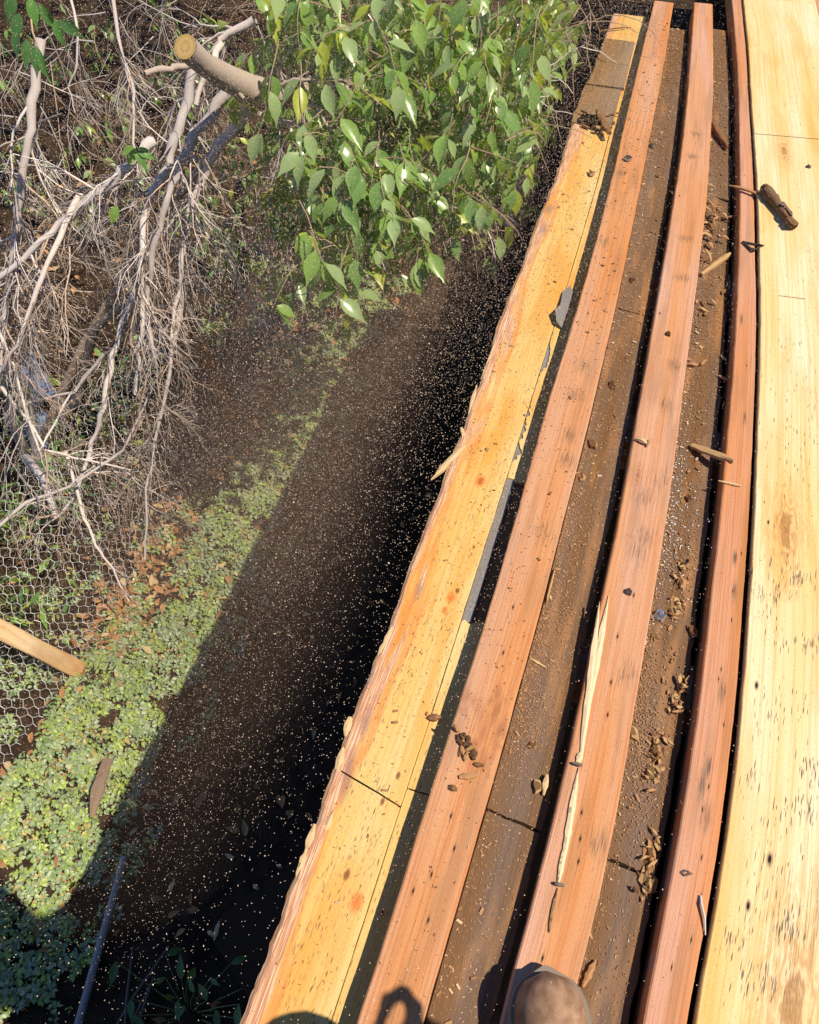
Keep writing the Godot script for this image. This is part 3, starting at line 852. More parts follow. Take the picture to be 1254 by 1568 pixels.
func build_deck():
	var d := thing("timber_deck", "old timber deck of red-brown joists, a yellow edge board and dusty planks", "deck")
	noise.seed = 9
	noise.frequency = 0.012
	var Y := E_("yl")
	var J2 := E_("j2l")
	# edge board lengths
	var main := func(s0: float, s1: float, jag: float, r0: float, r1: float): return strip_mesh(E_("yl"), E_("cr"), s0, s1, -0.05, 0.02, jag, 0.0008, 0.007, 0.0015, Y, J2, 0.0010, 0.006, -0.25, r0, r1)
	tag(put("edge_board", main.call(-0.7, 0.452, 0.006, 0.0, 0.002), M.yellow, d), "nearest length of the yellow edge board, up to the butt joint")
	tag(put("edge_board", main.call(0.455, 2.74, 0.005, 0.002, 0.012), M.yellow, d), "long middle length of the yellow edge board with a ragged far end")
	tag(put("edge_board", strip_mesh(E_("yl"), E_("cr", 0.03), 3.40, 3.66, -0.05, 0.02, 0.004, 0.0008, 0.006, 0.0015, Y, J2, 0.0006, 0.02), M.yellow, d), "short far length of the yellow edge board")
	tag(put("weathered_board", strip_mesh(E_("yl", -0.004), E_("cr", 0.004), 2.735, 3.005, -0.044, 0.026, 0.006, 0.001, 0.003, 0.003, Y, J2, 0.001, 0.02, 0.0, 0.02, 0.004), M.weathered, d), "dusty grey-brown length of the edge board")
	put("weathered_board", strip_mesh(E_("yl", 0.002), E_("cr", 0.012), 3.012, 3.395, -0.040, 0.03, 0.005, 0.001, 0.003, 0.003, Y, J2, 0.001, 0.02, 0.0, 0.006, 0.01), M.weathered, d)
	# narrow strip along the joist, chipped away between s = 0.79 and 1.15
	var sr := E_("j2l", -0.001)
	put("edge_strip", strip_mesh(E_("cr", 0.0018), sr, -0.7, 0.452, -0.0505, 0.0195, 0.0, 0.0, 0.001, 0.001, Y, J2, 0.0006, 0.02), M.yellow, d)
	put("edge_strip", strip_mesh(E_("cr", 0.0018), sr, 0.455, 0.792, -0.0505, 0.0195, 0.0, 0.0, 0.001, 0.001, Y, J2, 0.0006, 0.02, 0.0, 0.0, 0.012), M.yellow, d)
	var chipped := func(s: float) -> float:
		var n := noise.get_noise_2d(s * 800.0, 900.0) + 0.3 * noise.get_noise_2d(s * 2600.0, 400.0)
		return smooth_edge("cr", s) + 0.002 + clampf(0.004 + n * 0.03, 0.0, 0.02) * smoothstep(1.75, 1.4, s)
	put("edge_strip", strip_mesh(chipped, sr, 1.16, 3.62, -0.0505, 0.0195, 0.0, 0.0, 0.0006, 0.001, Y, J2, 0.0008, 0.005, 0.0, 0.008, 0.01), M.yellow, d)
	put("edge_strip", strip_mesh(E_("cr", 0.021), sr, 0.792, 1.7, -0.0615, 0.0085, 0.001, 0.0, 0.001, 0.001, Y, J2, 0.0008, 0.02), M.brown, d)
	put("slate_flashing", strip_mesh(E_("cr", 0.001), E_("cr", 0.0205), 0.792, 1.7, -0.0545, 0.0155, 0.0, 0.0, 0.001, 0.001, Y, J2, 0.0006, 0.02), M.slate, d)
	# joists
	var jo := [["j2l", "j2r", 3.69, "joist2", "red-brown joist beside the yellow edge board"], ["j3l", "j3r", 3.72, "joist3", "middle red-brown joist with a pale split along its left edge"], ["j4l", "j4r", 5.6, "joist4", "narrow red-brown joist beside the plywood"]]
	for q in jo:
		tag(put("joist", strip_mesh(E_(q[0]), E_(q[1]), -0.7, q[2], 0.0, 0.07, 0.0012, 0.0008, 0.0025, 0.0018, E_(q[0]), E_(q[1]), 0.0006, 0.018, 0.0, 0.0, 0.004), M[q[3]], d), q[4])
	# sunken planks between the joists
	var p1 := [[-0.7, 0.452], [0.457, 1.79], [1.794, 2.945], [2.949, 3.56]]
	for q in p1:
		put("sunken_plank", strip_mesh(E_("j2r", 0.0015), E_("j3l", -0.012), q[0], q[1], -0.040 + rnd(-0.001, 0.001), 0.03, 0.0, 0.005, 0.001, 0.002, E_("j2r"), E_("j3l"), 0.0012, 0.018, -0.12, 0.003, 0.003), M.plank, d)
	var p2 := [[-0.7, 0.432], [0.438, 2.28], [2.284, 3.6]]
	for q in p2:
		put("sunken_plank", strip_mesh(E_("j3r", 0.0015), E_("j4l", -0.014), q[0], q[1], -0.040 + rnd(-0.001, 0.001), 0.03, 0.0, 0.005, 0.001, 0.002, E_("j3r"), E_("j4l"), 0.0012, 0.018, -0.12, 0.003, 0.003), M.plank, d)
	# plywood strips
	put("plywood_sheet", strip_mesh(E_("pl"), E_("pl", 0.30), -0.7, 2.705, 0.012, 0.02, 0.0012, 0.0, 0.0015, 0.0015, E_("pl"), E_("pl", 0.30), 0.0006, 0.02, 0.12), M.ply, d)
	put("plywood_sheet", strip_mesh(E_("pl"), E_("pl", 0.27), 2.709, 5.6, 0.012, 0.02, 0.0012, 0.0, 0.0015, 0.0015, E_("pl"), E_("pl", 0.30), 0.0006, 0.02, 0.12), M.ply, d)
	put("plywood_backing", strip_mesh(E_("pl", 0.012), E_("pl", 0.30), -0.7, 5.6, -0.0085, 0.061, 0.0, 0.0, 0.001, 0.001, E_("pl"), E_("pl", 0.30), 0.0, 0.05), M.joist2, d)
	put("outer_board", strip_mesh(E_("pl", 0.335), E_("pl", 0.60), -0.7, 5.6, 0.0, 0.07, 0.001, 0.0, 0.002, 0.002, E_("pl", 0.3), E_("pl", 0.6), 0.0006, 0.05), M.weathered, d)
	# bearers under it all
	for k in 8:
		var s := -0.5 + k * 0.62 if k < 7 else 5.0
		var b := MB.new()
		box_into(b, DP(-0.235, s, -0.16), DP(1.5, 0, 0), Vector3(0, 0.0895, 0), DP(0, 0.09, 0))
		put("bearer", b.mesh(), M.joist4, d)
	# ragged splinters on the edge
	var spl := [[712, 683, 660, 735, 0.014], [706, 655, 716, 690, 0.012], [536, 1098, 528, 1132, 0.012], [526, 1145, 514, 1192, 0.014], [512, 1240, 488, 1300, 0.012], [482, 1262, 470, 1310, 0.012], [470, 1300, 452, 1352, 0.010], [640, 850, 628, 880, 0.006], [760, 520, 735, 590, 0.008], [600, 960, 575, 1020, 0.010], [730, 590, 716, 640, 0.008]]
	for q in spl:
		put("splinter", shard(W(q[0], q[1], -0.052), W(q[2], q[3], -0.058), q[4], q[4] * 0.7, 7, 0.4, 0.15, 0.002, 0.35), M.pale, d)
	# the long pale split along the middle joist
	var cut := [[932, 912, 900, 1090, 0.012], [918, 922, 889, 1164, 0.012], [904, 1020, 893, 1130, 0.007], [890, 1150, 884, 1172, 0.010], [886, 1176, 862, 1322, 0.011], [866, 1290, 855, 1352, 0.008], [854, 1360, 841, 1428, 0.007]]
	for k in cut.size():
		var q: Array = cut[k]
		put("splinter", shard(W(q[0], q[1], 0.001), W(q[2], q[3], 0.001), q[4], 0.009, 16, 0.05, 0.45, 0.0, 0.13), M.cream if k != 6 else M.chip, d)
	for q in [[878, 1168, 892, 1172], [850, 1353, 864, 1356]]:
		put("wire_tie", shard(W(q[0], q[1], 0.008), W(q[2], q[3], 0.009), 0.005, 0.004, 3, 0.8, 0.8, 0.001, 0.1), M.grey, d)
	# bent nail and a pale paint scrape on the narrow joist
	var nl := MB.new()
	nl.tube([W(1073, 1372, 0.002), W(1074, 1385, 0.006), W(1079, 1405, 0.006), W(1080, 1432, 0.002)], [0.0022, 0.0022, 0.0018, 0.001], 6)
	put("bent_nail", nl.mesh(), plain(lin(0.5, 0.48, 0.45), 0.35), d)
	var n2 := MB.new()
	n2.tube([W(1042, 1336, 0.001), W(1052, 1333, 0.005), W(1060, 1338, 0.005), W(1050, 1341, 0.005), W(1043, 1336, 0.002)], [0.0015, 0.0015, 0.0015, 0.0015, 0.001], 5)
	put("bent_nail", n2.mesh(), M.grey, d)

func box_into(b: MB, o: Vector3, x: Vector3, y: Vector3, z: Vector3):
	b.flat_quad(o + y, o + y + z, o + x + y + z, o + x + y)
	b.flat_quad(o, o + x, o + x + z, o + z)
	b.flat_quad(o, o + y, o + x + y, o + x)
	b.flat_quad(o + z, o + x + z, o + x + y + z, o + y + z)
	b.flat_quad(o, o + z, o + y + z, o + y)
	b.flat_quad(o + x, o + x + y, o + x + y + z, o + x + z)

# ---------------------------------------------------------------- loose debris on the deck
func loose(called: String, label: String, category: String, mesh: Mesh, mat: Material, at := Vector3.ZERO, group := "") -> MeshInstance3D:
	var o := put(called, mesh, mat, null, at)
	tag(o, label, category, group)
	return o

func stick(called: String, label: String, x0: float, y0: float, h0: float, x1: float, y1: float, h1: float, w: float, th: float, mat: Material, t0 := 0.4, t1 := 0.4, bend := 0.0, category := "wood scrap", group := ""):
	var a := W(x0, y0, h0)
	var b := W(x1, y1, h1)
	loose(called, label, category, shard(Vector3.ZERO, b - a, w, th, 7, t0, t1, bend, 0.22), mat, a, group)

func build_debris():
	var J := 0.0
	var P := -0.04
	var Q := 0.012
	# bark-covered stick on the plywood
	var bs := MB.new()
	var a0 := W(1170, 287, Q + 0.014)
	var b0 := W(1215, 345, Q + 0.016)
	var pts := []
	var rad := []
	for k in 9:
		var f := k / 8.0
		pts.append((b0 - a0) * f + Vector3(rnd(-1, 1), 0, rnd(-1, 1)) * 0.0015)
		rad.append((0.0135 + 0.003 * sin(f * 7.0)) * rnd(0.88, 1.1))
	bs.tube(pts, rad, 8)
	var st := thing("bark_stick", "short thick dark stick with flaking bark lying on the plywood", "stick", a0)
	put("stick", bs.mesh(), plain(lin(0.17, 0.105, 0.06), 0.95, 0.2), st)
	for k in 12:
		var f := rnd(0.02, 0.95)
		var an := rnd(0.3, 2.8)
		var dr := (b0 - a0).normalized()
		var sd := dr.cross(Vector3.UP).normalized()
		var o := (b0 - a0) * f + (sd * cos(an) + Vector3.UP * sin(an)) * 0.0145
		put("bark_flake", shard(o, o + dr * rnd(0.012, 0.03), rnd(0.006, 0.011), 0.003, 4, 0.5, 0.4), [M.bark, M.brown, M.grey][k % 3], st)
	stick("wood_sliver", "pale sliver lying across the narrow joist beside the bark stick", 1116, 284, 0.004, 1164, 298, 0.012, 0.011, 0.006, M.chip, 0.2, 0.6, 0.003)
	# dark bent scrap
	var tb := MB.new()
	tb.tube([W(1137, 370, 0.004) - W(1137, 370, 0), W(1153, 374, 0.012) - W(1137, 370, 0), W(1169, 376, 0.016) - W(1137, 370, 0), W(1153, 384, 0.006) - W(1137, 370, 0), W(1138, 371, 0.004) - W(1137, 370, 0)], [0.003, 0.004, 0.003, 0.004, 0.003], 5)
	loose("bent_bracket", "small dark bent metal scrap bridging the gap beside the plywood", "metal scrap", tb.mesh(), plain(lin(0.05, 0.04, 0.035), 0.6), W(1137, 370, 0))
	stick("wood_stick", "flat tan stick leaning from the sunken plank onto the narrow joist", 1060, 682, P + 0.008, 1124, 706, 0.008, 0.017, 0.008, M.tan, 0.8, 0.4)
	stick("wood_sliver", "thin white splinter on the narrow joist below the tan stick", 1100, 736, 0.004, 1136, 744, 0.005, 0.005, 0.004, M.pale, 0.3, 0.3)
	stick("bark_sliver", "dark reddish bark sliver on the sunken plank near the far end", 1089, 188, P + 0.012, 1114, 226, P + 0.012, 0.016, 0.014, M.brown, 0.3, 0.4, 0.004, "bark")
	stick("wood_stick", "light square-cut stick lying beside the curled shavings", 1074, 420, P + 0.008, 1118, 388, P + 0.012, 0.014, 0.010, M.tan, 0.7, 0.7)
	stick("wood_sliver", "pale curled splinter on the left edge of the middle joist", 972, 672, 0.004, 992, 680, 0.007, 0.009, 0.005, M.pale, 0.3, 0.4, 0.006)
	stick("wood_sliver", "small curled chip beside the pale splinter on the middle joist", 990, 684, 0.004, 1000, 672, 0.006, 0.007, 0.004, M.tan, 0.3, 0.4, 0.008)
	stick("wood_stick", "upright white splinter standing in the gap beside the middle joist", 838, 1186, P + 0.012, 832, 1218, P + 0.006, 0.009, 0.008, M.pale, 0.5, 0.3)
	stick("wood_sliver", "thin pale splinter pointing right from the first joist", 812, 1008, P + 0.004, 836, 1022, P + 0.004, 0.004, 0.003, M.pale, 0.3, 0.3)
	stick("wood_sliver", "long thin sliver leaning on the right side of the first joist", 850, 870, P + 0.006, 836, 925, P + 0.006, 0.005, 0.005, M.tan, 0.2, 0.2)
	stick("bark_sliver", "dark reddish sliver beside the boot", 912, 1470, P + 0.006, 892, 1512, P + 0.006, 0.010, 0.008, M.chip, 0.2, 0.3, 0.0, "bark")
	stick("twig", "thin curved twig on the far yellow edge board", 918, 48, -0.044, 966, 42, -0.044, 0.005, 0.005, M.brown, 0.5, 0.3, 0.004, "twig")
	# dark clump of bark and moss on the ragged end of the edge board
	var cl := thing("bark_clump", "dark mossy clump of rotten bark on the ragged edge board end", "bark", W(912, 190, -0.045))
	put("moss", lump(Vector3(0.034, 0.016, 0.040), 3, 0.5), plain(lin(0.035, 0.028, 0.016), 1.0, 0.1), cl, Vector3(0, 0.008, 0))
	put("moss", lump(Vector3(0.026, 0.014, 0.022), 4, 0.5), plain(lin(0.04, 0.03, 0.018), 1.0, 0.1), cl, Vector3(-0.03, 0.008, -0.02))
	put("bark_piece", shard(W(914, 168, -0.02) - cl.position, W(934, 204, -0.02) - cl.position, 0.022, 0.012, 6, 0.5, 0.5), M.brown, cl)
	for k in 9:
		var o := Vector3(rnd(-0.06, 0.05), rnd(0.004, 0.02), rnd(-0.05, 0.05))
		put("bark_piece", shard(o, o + Vector3(rnd(-1, 1), rnd(-0.2, 0.3), rnd(-1, 1)).normalized() * rnd(0.015, 0.04), rnd(0.006, 0.014), 0.005, 4), [M.bark, M.brown, M.chip][k % 3], cl)
	stick("bark_sliver", "curved brown sliver right of the mossy bark clump", 926, 178, -0.040, 950, 173, -0.038, 0.007, 0.005, M.brown, 0.3, 0.3, 0.004, "bark")
	# torn grey flake
	var fl := MB.new()
	var cs := [[873, 437, 0.0], [879, 450, 0.0], [868, 478, 0.004], [860, 502, 0.002], [852, 492, 0.012], [850, 474, 0.020], [858, 466, 0.012], [862, 446, 0.004]]
	var ctr := W(864, 466, -0.038)
	for k in cs.size():
		var u: Array = cs[k]
		var v: Array = cs[(k + 1) % cs.size()]
		var A := W(u[0], u[1], -0.046 + u[2]) - ctr
		var B := W(v[0], v[1], -0.046 + v[2]) - ctr
		fl.flat_tri(Vector3.ZERO, A, B); fl.flat_tri(Vector3(0, -0.003, 0), B - Vector3(0, 0.003, 0), A - Vector3(0, 0.003, 0))
		fl.flat_quad(A, A - Vector3(0, 0.003, 0), B - Vector3(0, 0.003, 0), B)
	loose("roofing_flake", "torn grey flake curling up on the right edge of the yellow board", "flake", fl.mesh(), M.greyflake, ctr)
	# fibrous clumps on the second sunken plank
	var cu := [["crumbling tan clump on the sunken plank nearest the tan stick", 1040, 905, 10, 52], ["small crumbling tan clump halfway down the right sunken plank", 1040, 1062, 11, 30], ["crumbling clump with a dark hollow and frayed tip on the right plank", 1003, 1165, 13, 44], ["flat tan clump across the joint of the right sunken plank", 994, 1325, 15, 52]]
	for k in cu.size():
		var q: Array = cu[k]
		var c := W(q[1], q[2], P)
		var up := W(q[1] + 8, q[2] - q[4], P) - c
		var o := thing("fibre_clump", q[0], "debris", c, "crumbling clumps on the right sunken plank")
		for z in 2:
			var e := up * (z * 0.7 - 0.45)
			put("clump", lump(Vector3(q[3] * 0.0007 * rnd(0.7, 1.1), 0.005, q[4] * 0.0004 * rnd(0.8, 1.1)), 20 + k * 5 + z, 0.9, 5, 8), [M.tan, M.chip][z], o, e + Vector3(0, 0.003, 0))
		for z in 26:
			var e := up * rnd(-1.0, 0.9) + Vector3(rng.randfn() * 0.006, rnd(0.003, 0.010), rnd(-0.004, 0.004))
			put("fibre", shard(e, e + (up.normalized() * rnd(-1, 1) + Vector3(rnd(-0.8, 0.8), rnd(-0.1, 0.25), 0)).normalized() * rnd(0.006, 0.020), rnd(0.002, 0.007), 0.0025, 3, 0.3, 0.2, 0.0, 0.45), [M.tan, M.brown, M.chip, M.tan, M.bark][z % 5], o)
	# lumps and pebbles
	var lm := [
		["grey_pebble", "small grey stone on the middle joist above the pale split", 961, 908, J, 0.009, "grey", "stone"],
		["grey_pebble", "grey stone on the first joist near the far end", 961, 245, J, 0.010, "grey", "stone"],
		["wood_chip", "rounded brown chip on the left sunken plank near its far end", 1010, 272, P, 0.011, "chip", "wood chip"],
		["wood_chip", "small tan chip at the right edge of the first joist", 984, 282, P, 0.008, "tan", "wood chip"],
		["grey_pebble", "dark grey chip against the first joist beside the far shavings", 998, 225, P, 0.011, "grey", "stone"],
		["wood_chip", "brown chip on the left sunken plank right of the first joist's grey stains", 938, 592, P, 0.010, "brown", "wood chip"],
		["wood_chip", "reddish tan chip lying near the first joist on the left plank", 907, 683, P, 0.012, "chip", "wood chip"],
		["wood_chip", "reddish chip on the left plank just past its far joint", 968, 432, P, 0.009, "brown", "wood chip"],
		["wood_chip", "small dark chip on the middle joist near the far grey stains", 1022, 512, J, 0.008, "brown", "wood chip"],
		["wood_chip", "smaller chip on the left plank below the reddish tan chip", 890, 732, P, 0.009, "chip", "wood chip"],
		["wood_chip", "dark chip lying in the white glitter on the right plank", 1054, 765, P, 0.009, "brown", "wood chip"],
		["wood_chip", "reddish round chip beside the middle joist low on the right plank", 968, 1122, P, 0.012, "tan", "wood chip"],
		["wood_chip", "pale round chip beside the middle joist near the silver foil", 1002, 975, P, 0.008, "tan", "wood chip"],
		["wood_chip", "curved brown chip at the right plank's outer edge near the foil", 1060, 968, P, 0.010, "chip", "wood chip"],
		["wood_chip", "tan lump beside the upright white splinter", 823, 1205, P, 0.012, "tan", "wood chip"],
		["wood_chip", "small tan chip near the joint of the left sunken plank", 815, 1143, P, 0.007, "chip", "wood chip"],
		["wood_chip", "brown crumb on the yellow edge board's right side", 905, 268, -0.05, 0.013, "chip", "wood chip"],
		["wood_chip", "dark knot of bark on the plywood above the stick's right end", 1237, 256, Q, 0.008, "grey", "wood chip"],
	]
	for k in lm.size():
		var q: Array = lm[k]
		var c := W(q[2], q[3], q[4])
		loose(q[0], q[1], q[7], lump(Vector3(q[5] * rnd(0.7, 1.1), q[5] * 0.42, q[5] * rnd(0.9, 1.4)), 60 + k, 0.75, 4, 6), M[q[6]], c + Vector3(0, q[5] * 0.45, 0))
	# foil
	loose("foil_scrap", "crumpled silver foil scrap on the right sunken plank beside the middle joist", "foil", lump(Vector3(0.013, 0.006, 0.010), 99, 0.9, 7, 9), metal(), W(1008, 945, P) + Vector3(0, 0.005, 0))
	# gouged bark on the first joist
	var go := thing("bark_crumbs", "dark gouged crumbs of rotten bark on the dusty first joist", "bark", W(712, 1135, J))
	for k in 16:
		var f := k / 15.0
		var o := W(lerpf(705, 722, f) + rnd(-9, 9), lerpf(1118, 1165, f) + rnd(-6, 6), J + 0.003) - go.position
		put("crumb", shard(o, o + Vector3(rnd(-0.4, 0.6), rnd(-0.1, 0.3), rnd(-0.3, 1)).normalized() * rnd(0.008, 0.022), rnd(0.006, 0.011), 0.006, 3), [M.bark, M.bark, M.chip, M.brown][k % 4], go)
	var ru := [[690, 1200, 18], [680, 1330, 9], [870, 470, 8], [1140, 285, 8]]
	stick("wood_sliver", "short curled red-brown scrap on the first joist above the boot shadow", 688, 1205, 0.003, 700, 1209, 0.004, 0.009, 0.006, M.brown, 0.5, 0.5, 0.003)
	stick("wood_sliver", "flat dusty sliver on the first joist beside the rotten crumbs", 703, 1190, 0.003, 732, 1186, 0.003, 0.010, 0.005, M.chip, 0.6, 0.6)
	stick("wood_sliver", "ragged brown splinter crossing the crack of the yellow board", 655, 1100, -0.046, 676, 1098, -0.044, 0.012, 0.006, M.brown, 0.3, 0.3, 0.002)
	# pile of curled shavings
	for k in 26:
		var c := W(1092 + rng.randfn() * 9, 352 + rng.randfn() * 26, P + 0.006 + rnd(0, 0.008))
		var dr := Vector3(rnd(-1, 1), rnd(-0.15, 0.25), rnd(-1, 1)).normalized() * rnd(0.02, 0.05)
		loose("wood_shaving", "curled brown shaving in the pile beside the light square-cut stick", "shaving", shard(Vector3.ZERO, dr, rnd(0.005, 0.011), 0.003, 5, 0.4, 0.4, rnd(0.0, 0.012)), [M.chip, M.tan, M.brown, M.chip][k % 4], c, "curled wood shavings on the right sunken plank")
	for k in 12:
		var c := W(1080 + rng.randfn() * 14, 520 + rng.randfn() * 60, P + 0.005)
		var dr := Vector3(rnd(-1, 1), rnd(-0.1, 0.2), rnd(-1, 1)).normalized() * rnd(0.014, 0.03)
		loose("wood_chip", "small loose chip scattered on the right plank below the shavings", "wood chip", shard(Vector3.ZERO, dr, rnd(0.006, 0.010), 0.004, 4), [M.chip, M.brown, M.tan][k % 3], c, "loose chips below the shavings")
	# crumbs nobody could count
	var ch := MB.new()
	var s0 := Vector3(0.5, 0.25, 0.22)
	box_into(ch, Vector3(-0.5, -0.12, -0.2), Vector3(1, 0.03, 0.05), Vector3(0.05, 0.24, 0), Vector3(-0.1, 0, 0.4))
	var xf := []
	var cols := []
	for k in 16000:
		var s := pow(rng.randf(), 0.8) * 3.55
		var which := rng.randi() % 20
		var a := 0.0
		var y := P + 0.001
		if which < 9:
			var f := pow(rng.randf(), 1.6)
			a = lerpf(smooth_edge("j2r", s) + 0.004, smooth_edge("j3l", s) - 0.016, f)
		elif which < 18:
			var f := pow(rng.randf(), 1.8)
			a = lerpf(smooth_edge("j3r", s) + 0.004, smooth_edge("j4l", s) - 0.018, f)
		elif which == 18:
			a = lerpf(smooth_edge("j2l", s) + 0.004, smooth_edge("j2r", s) - 0.004, rng.randf()); y = 0.001
		else:
			a = lerpf(smooth_edge("yl", s) + 0.02, smooth_edge("cr", s), rng.randf()); y = -0.049
		var L := rnd(0.0014, 0.004)
		if rng.randf() < 0.04: L *= 2.6
		xf.append(Transform3D(Basis.from_euler(Vector3(rnd(-0.3, 0.3), rnd(0, TAU), rnd(-0.3, 0.3))).scaled(Vector3(L, L, L)), DP(a, s, y + L * 0.15)))
		var tn := rng.randf()
		cols.append(Color(0.36, 0.22, 0.115).lerp(Color(0.20, 0.10, 0.05), tn) if tn < 0.85 else Color(0.50, 0.38, 0.24))
	for k in 5000:
		var c := [[800, 1085, 26, 60], [862, 800, 22, 50], [835, 940, 20, 50], [985, 1110, 12, 90]][k % 4] as Array
		var q := to_as(W(c[0] + rng.randfn() * c[2], c[1] + rng.randfn() * c[3], P))
		var left := k % 4 < 3
		if q.x < smooth_edge("j2r" if left else "j3r", q.y) + 0.003 or q.x > smooth_edge("j3l" if left else "j4l", q.y) - 0.02: continue
		var L := rnd(0.0012, 0.0032)
		xf.append(Transform3D(Basis.from_euler(Vector3(rnd(-0.4, 0.4), rnd(0, TAU), rnd(-0.4, 0.4))).scaled(Vector3(L, L, L)), DP(q.x, q.y, P + 0.001 + rnd(0, 0.002))))
		cols.append(Color(0.46, 0.28, 0.155).lerp(Color(0.34, 0.19, 0.10), rng.randf()))
	# pale glitter near the middle of the right plank
	for k in 900:
		var q := to_as(W(1030 + rng.randfn() * 20 - 8, 760 + rng.randfn() * 75, P))
		var lo := smooth_edge("j3r", q.y) + 0.004
		var hi := smooth_edge("j4l", q.y) - 0.02
		if q.x < lo or q.x > hi: continue
		var L := rnd(0.0015, 0.004)
		xf.append(Transform3D(Basis.from_euler(Vector3(rnd(-0.3, 0.3), rnd(0, TAU), rnd(-0.3, 0.3))).scaled(Vector3(L, L, L)), DP(q.x, q.y, P + 0.0015)))
		cols.append(Color(0.70, 0.70, 0.70) if k % 2 == 0 else Color(0.25, 0.24, 0.25))
	var sd := many("sawdust", ch.mesh(), vcol(0.9, 0.2), xf, cols)
	tag(sd, "sawdust crumbs strewn over the sunken planks between the joists", "sawdust")

func metal() -> StandardMaterial3D:
	var m := plain(Color(0.9, 0.9, 0.9), 0.25, 0.5)
	m.metallic = 0.9
	return m

# ---------------------------------------------------------------- ground
func gh(x: float, z: float) -> float:
	return GROUND + noise.get_noise_2d(x * 60.0, z * 60.0) * 0.03 + noise.get_noise_2d(x * 400.0, z * 400.0) * 0.012

func build_ground():
	noise.seed = 9
	noise.frequency = 0.012
	var t := Tex.new()
	t.start(1024, 1024)
	var a := layer(1024, 1024, 1, 1, 0.012, 101, 5)
	var b := layer(1024, 1024, 1, 1, 0.12, 103, 3)
	for o in 1024 * 1024:
		var k := clampf(0.5 + (a[o] - 128) / 128.0 * 0.7 + (b[o] - 128) / 128.0 * 0.5, 0, 1)
		t.d[o * 3] = int(lerpf(0.15, 0.27, k) * 255); t.d[o * 3 + 1] = int(lerpf(0.12, 0.215, k) * 255); t.d[o * 3 + 2] = int(lerpf(0.095, 0.165, k) * 255)
	for k in 2200:
		t.mark(rnd(0, 1024), rnd(0, 1024), rnd(1, 3), rnd(2, 6), rnd(0, PI), Color(0.42, 0.29, 0.19) if k % 3 else Color(0.08, 0.06, 0.045), 0.7, 0.5)
	M.soil = texture_material(t.image(), 4.0, 0.95, 0.2)
	M.soil.uv1_triplanar = true
	M.soil.uv1_world_triplanar = true
	M.soil.uv1_scale = Vector3(0.7, 0.7, 0.7)
	var mb := MB.new()
	var n := 150
	for i in n + 1:
		for j in n + 1:
			var u := (i / float(n) - 0.5) * 2.0
			var v := (j / float(n) - 0.5) * 2.0
			var x := -1.2 + u * 5.0 + pow(u, 7.0) * 60.0
			var z := -3.0 + v * 5.0 + pow(v, 7.0) * 60.0
			var e := 0.03
			var nn := Vector3(gh(x - e, z) - gh(x + e, z), 2 * e, gh(x, z - e) - gh(x, z + e)).normalized()
			mb.vert(Vector3(x, gh(x, z), z), nn, Color.WHITE, Vector2(x, z))
	for i in n:
		for j in n:
			var k := i * (n + 1) + j
			mb.tri(k, k + n + 1, k + n + 2); mb.tri(k, k + n + 2, k + 1)
	var g := put("ground", mb.mesh(), M.soil)
	tag(g, "dark brown soil below the deck", "", "", "structure")
	# the earth bank that carries the deck on its right
	var eb := MB.new()
	box_into(eb, DP(0.12, -4.0, GROUND - 0.3), DP(7, 0, 0), Vector3(0, -GROUND + 0.3 - 0.16, 0), DP(0, 13, 0))
	var bk := put("earth_bank", eb.mesh(), M.soil)
	tag(bk, "raised earth bank under the deck", "", "", "structure")

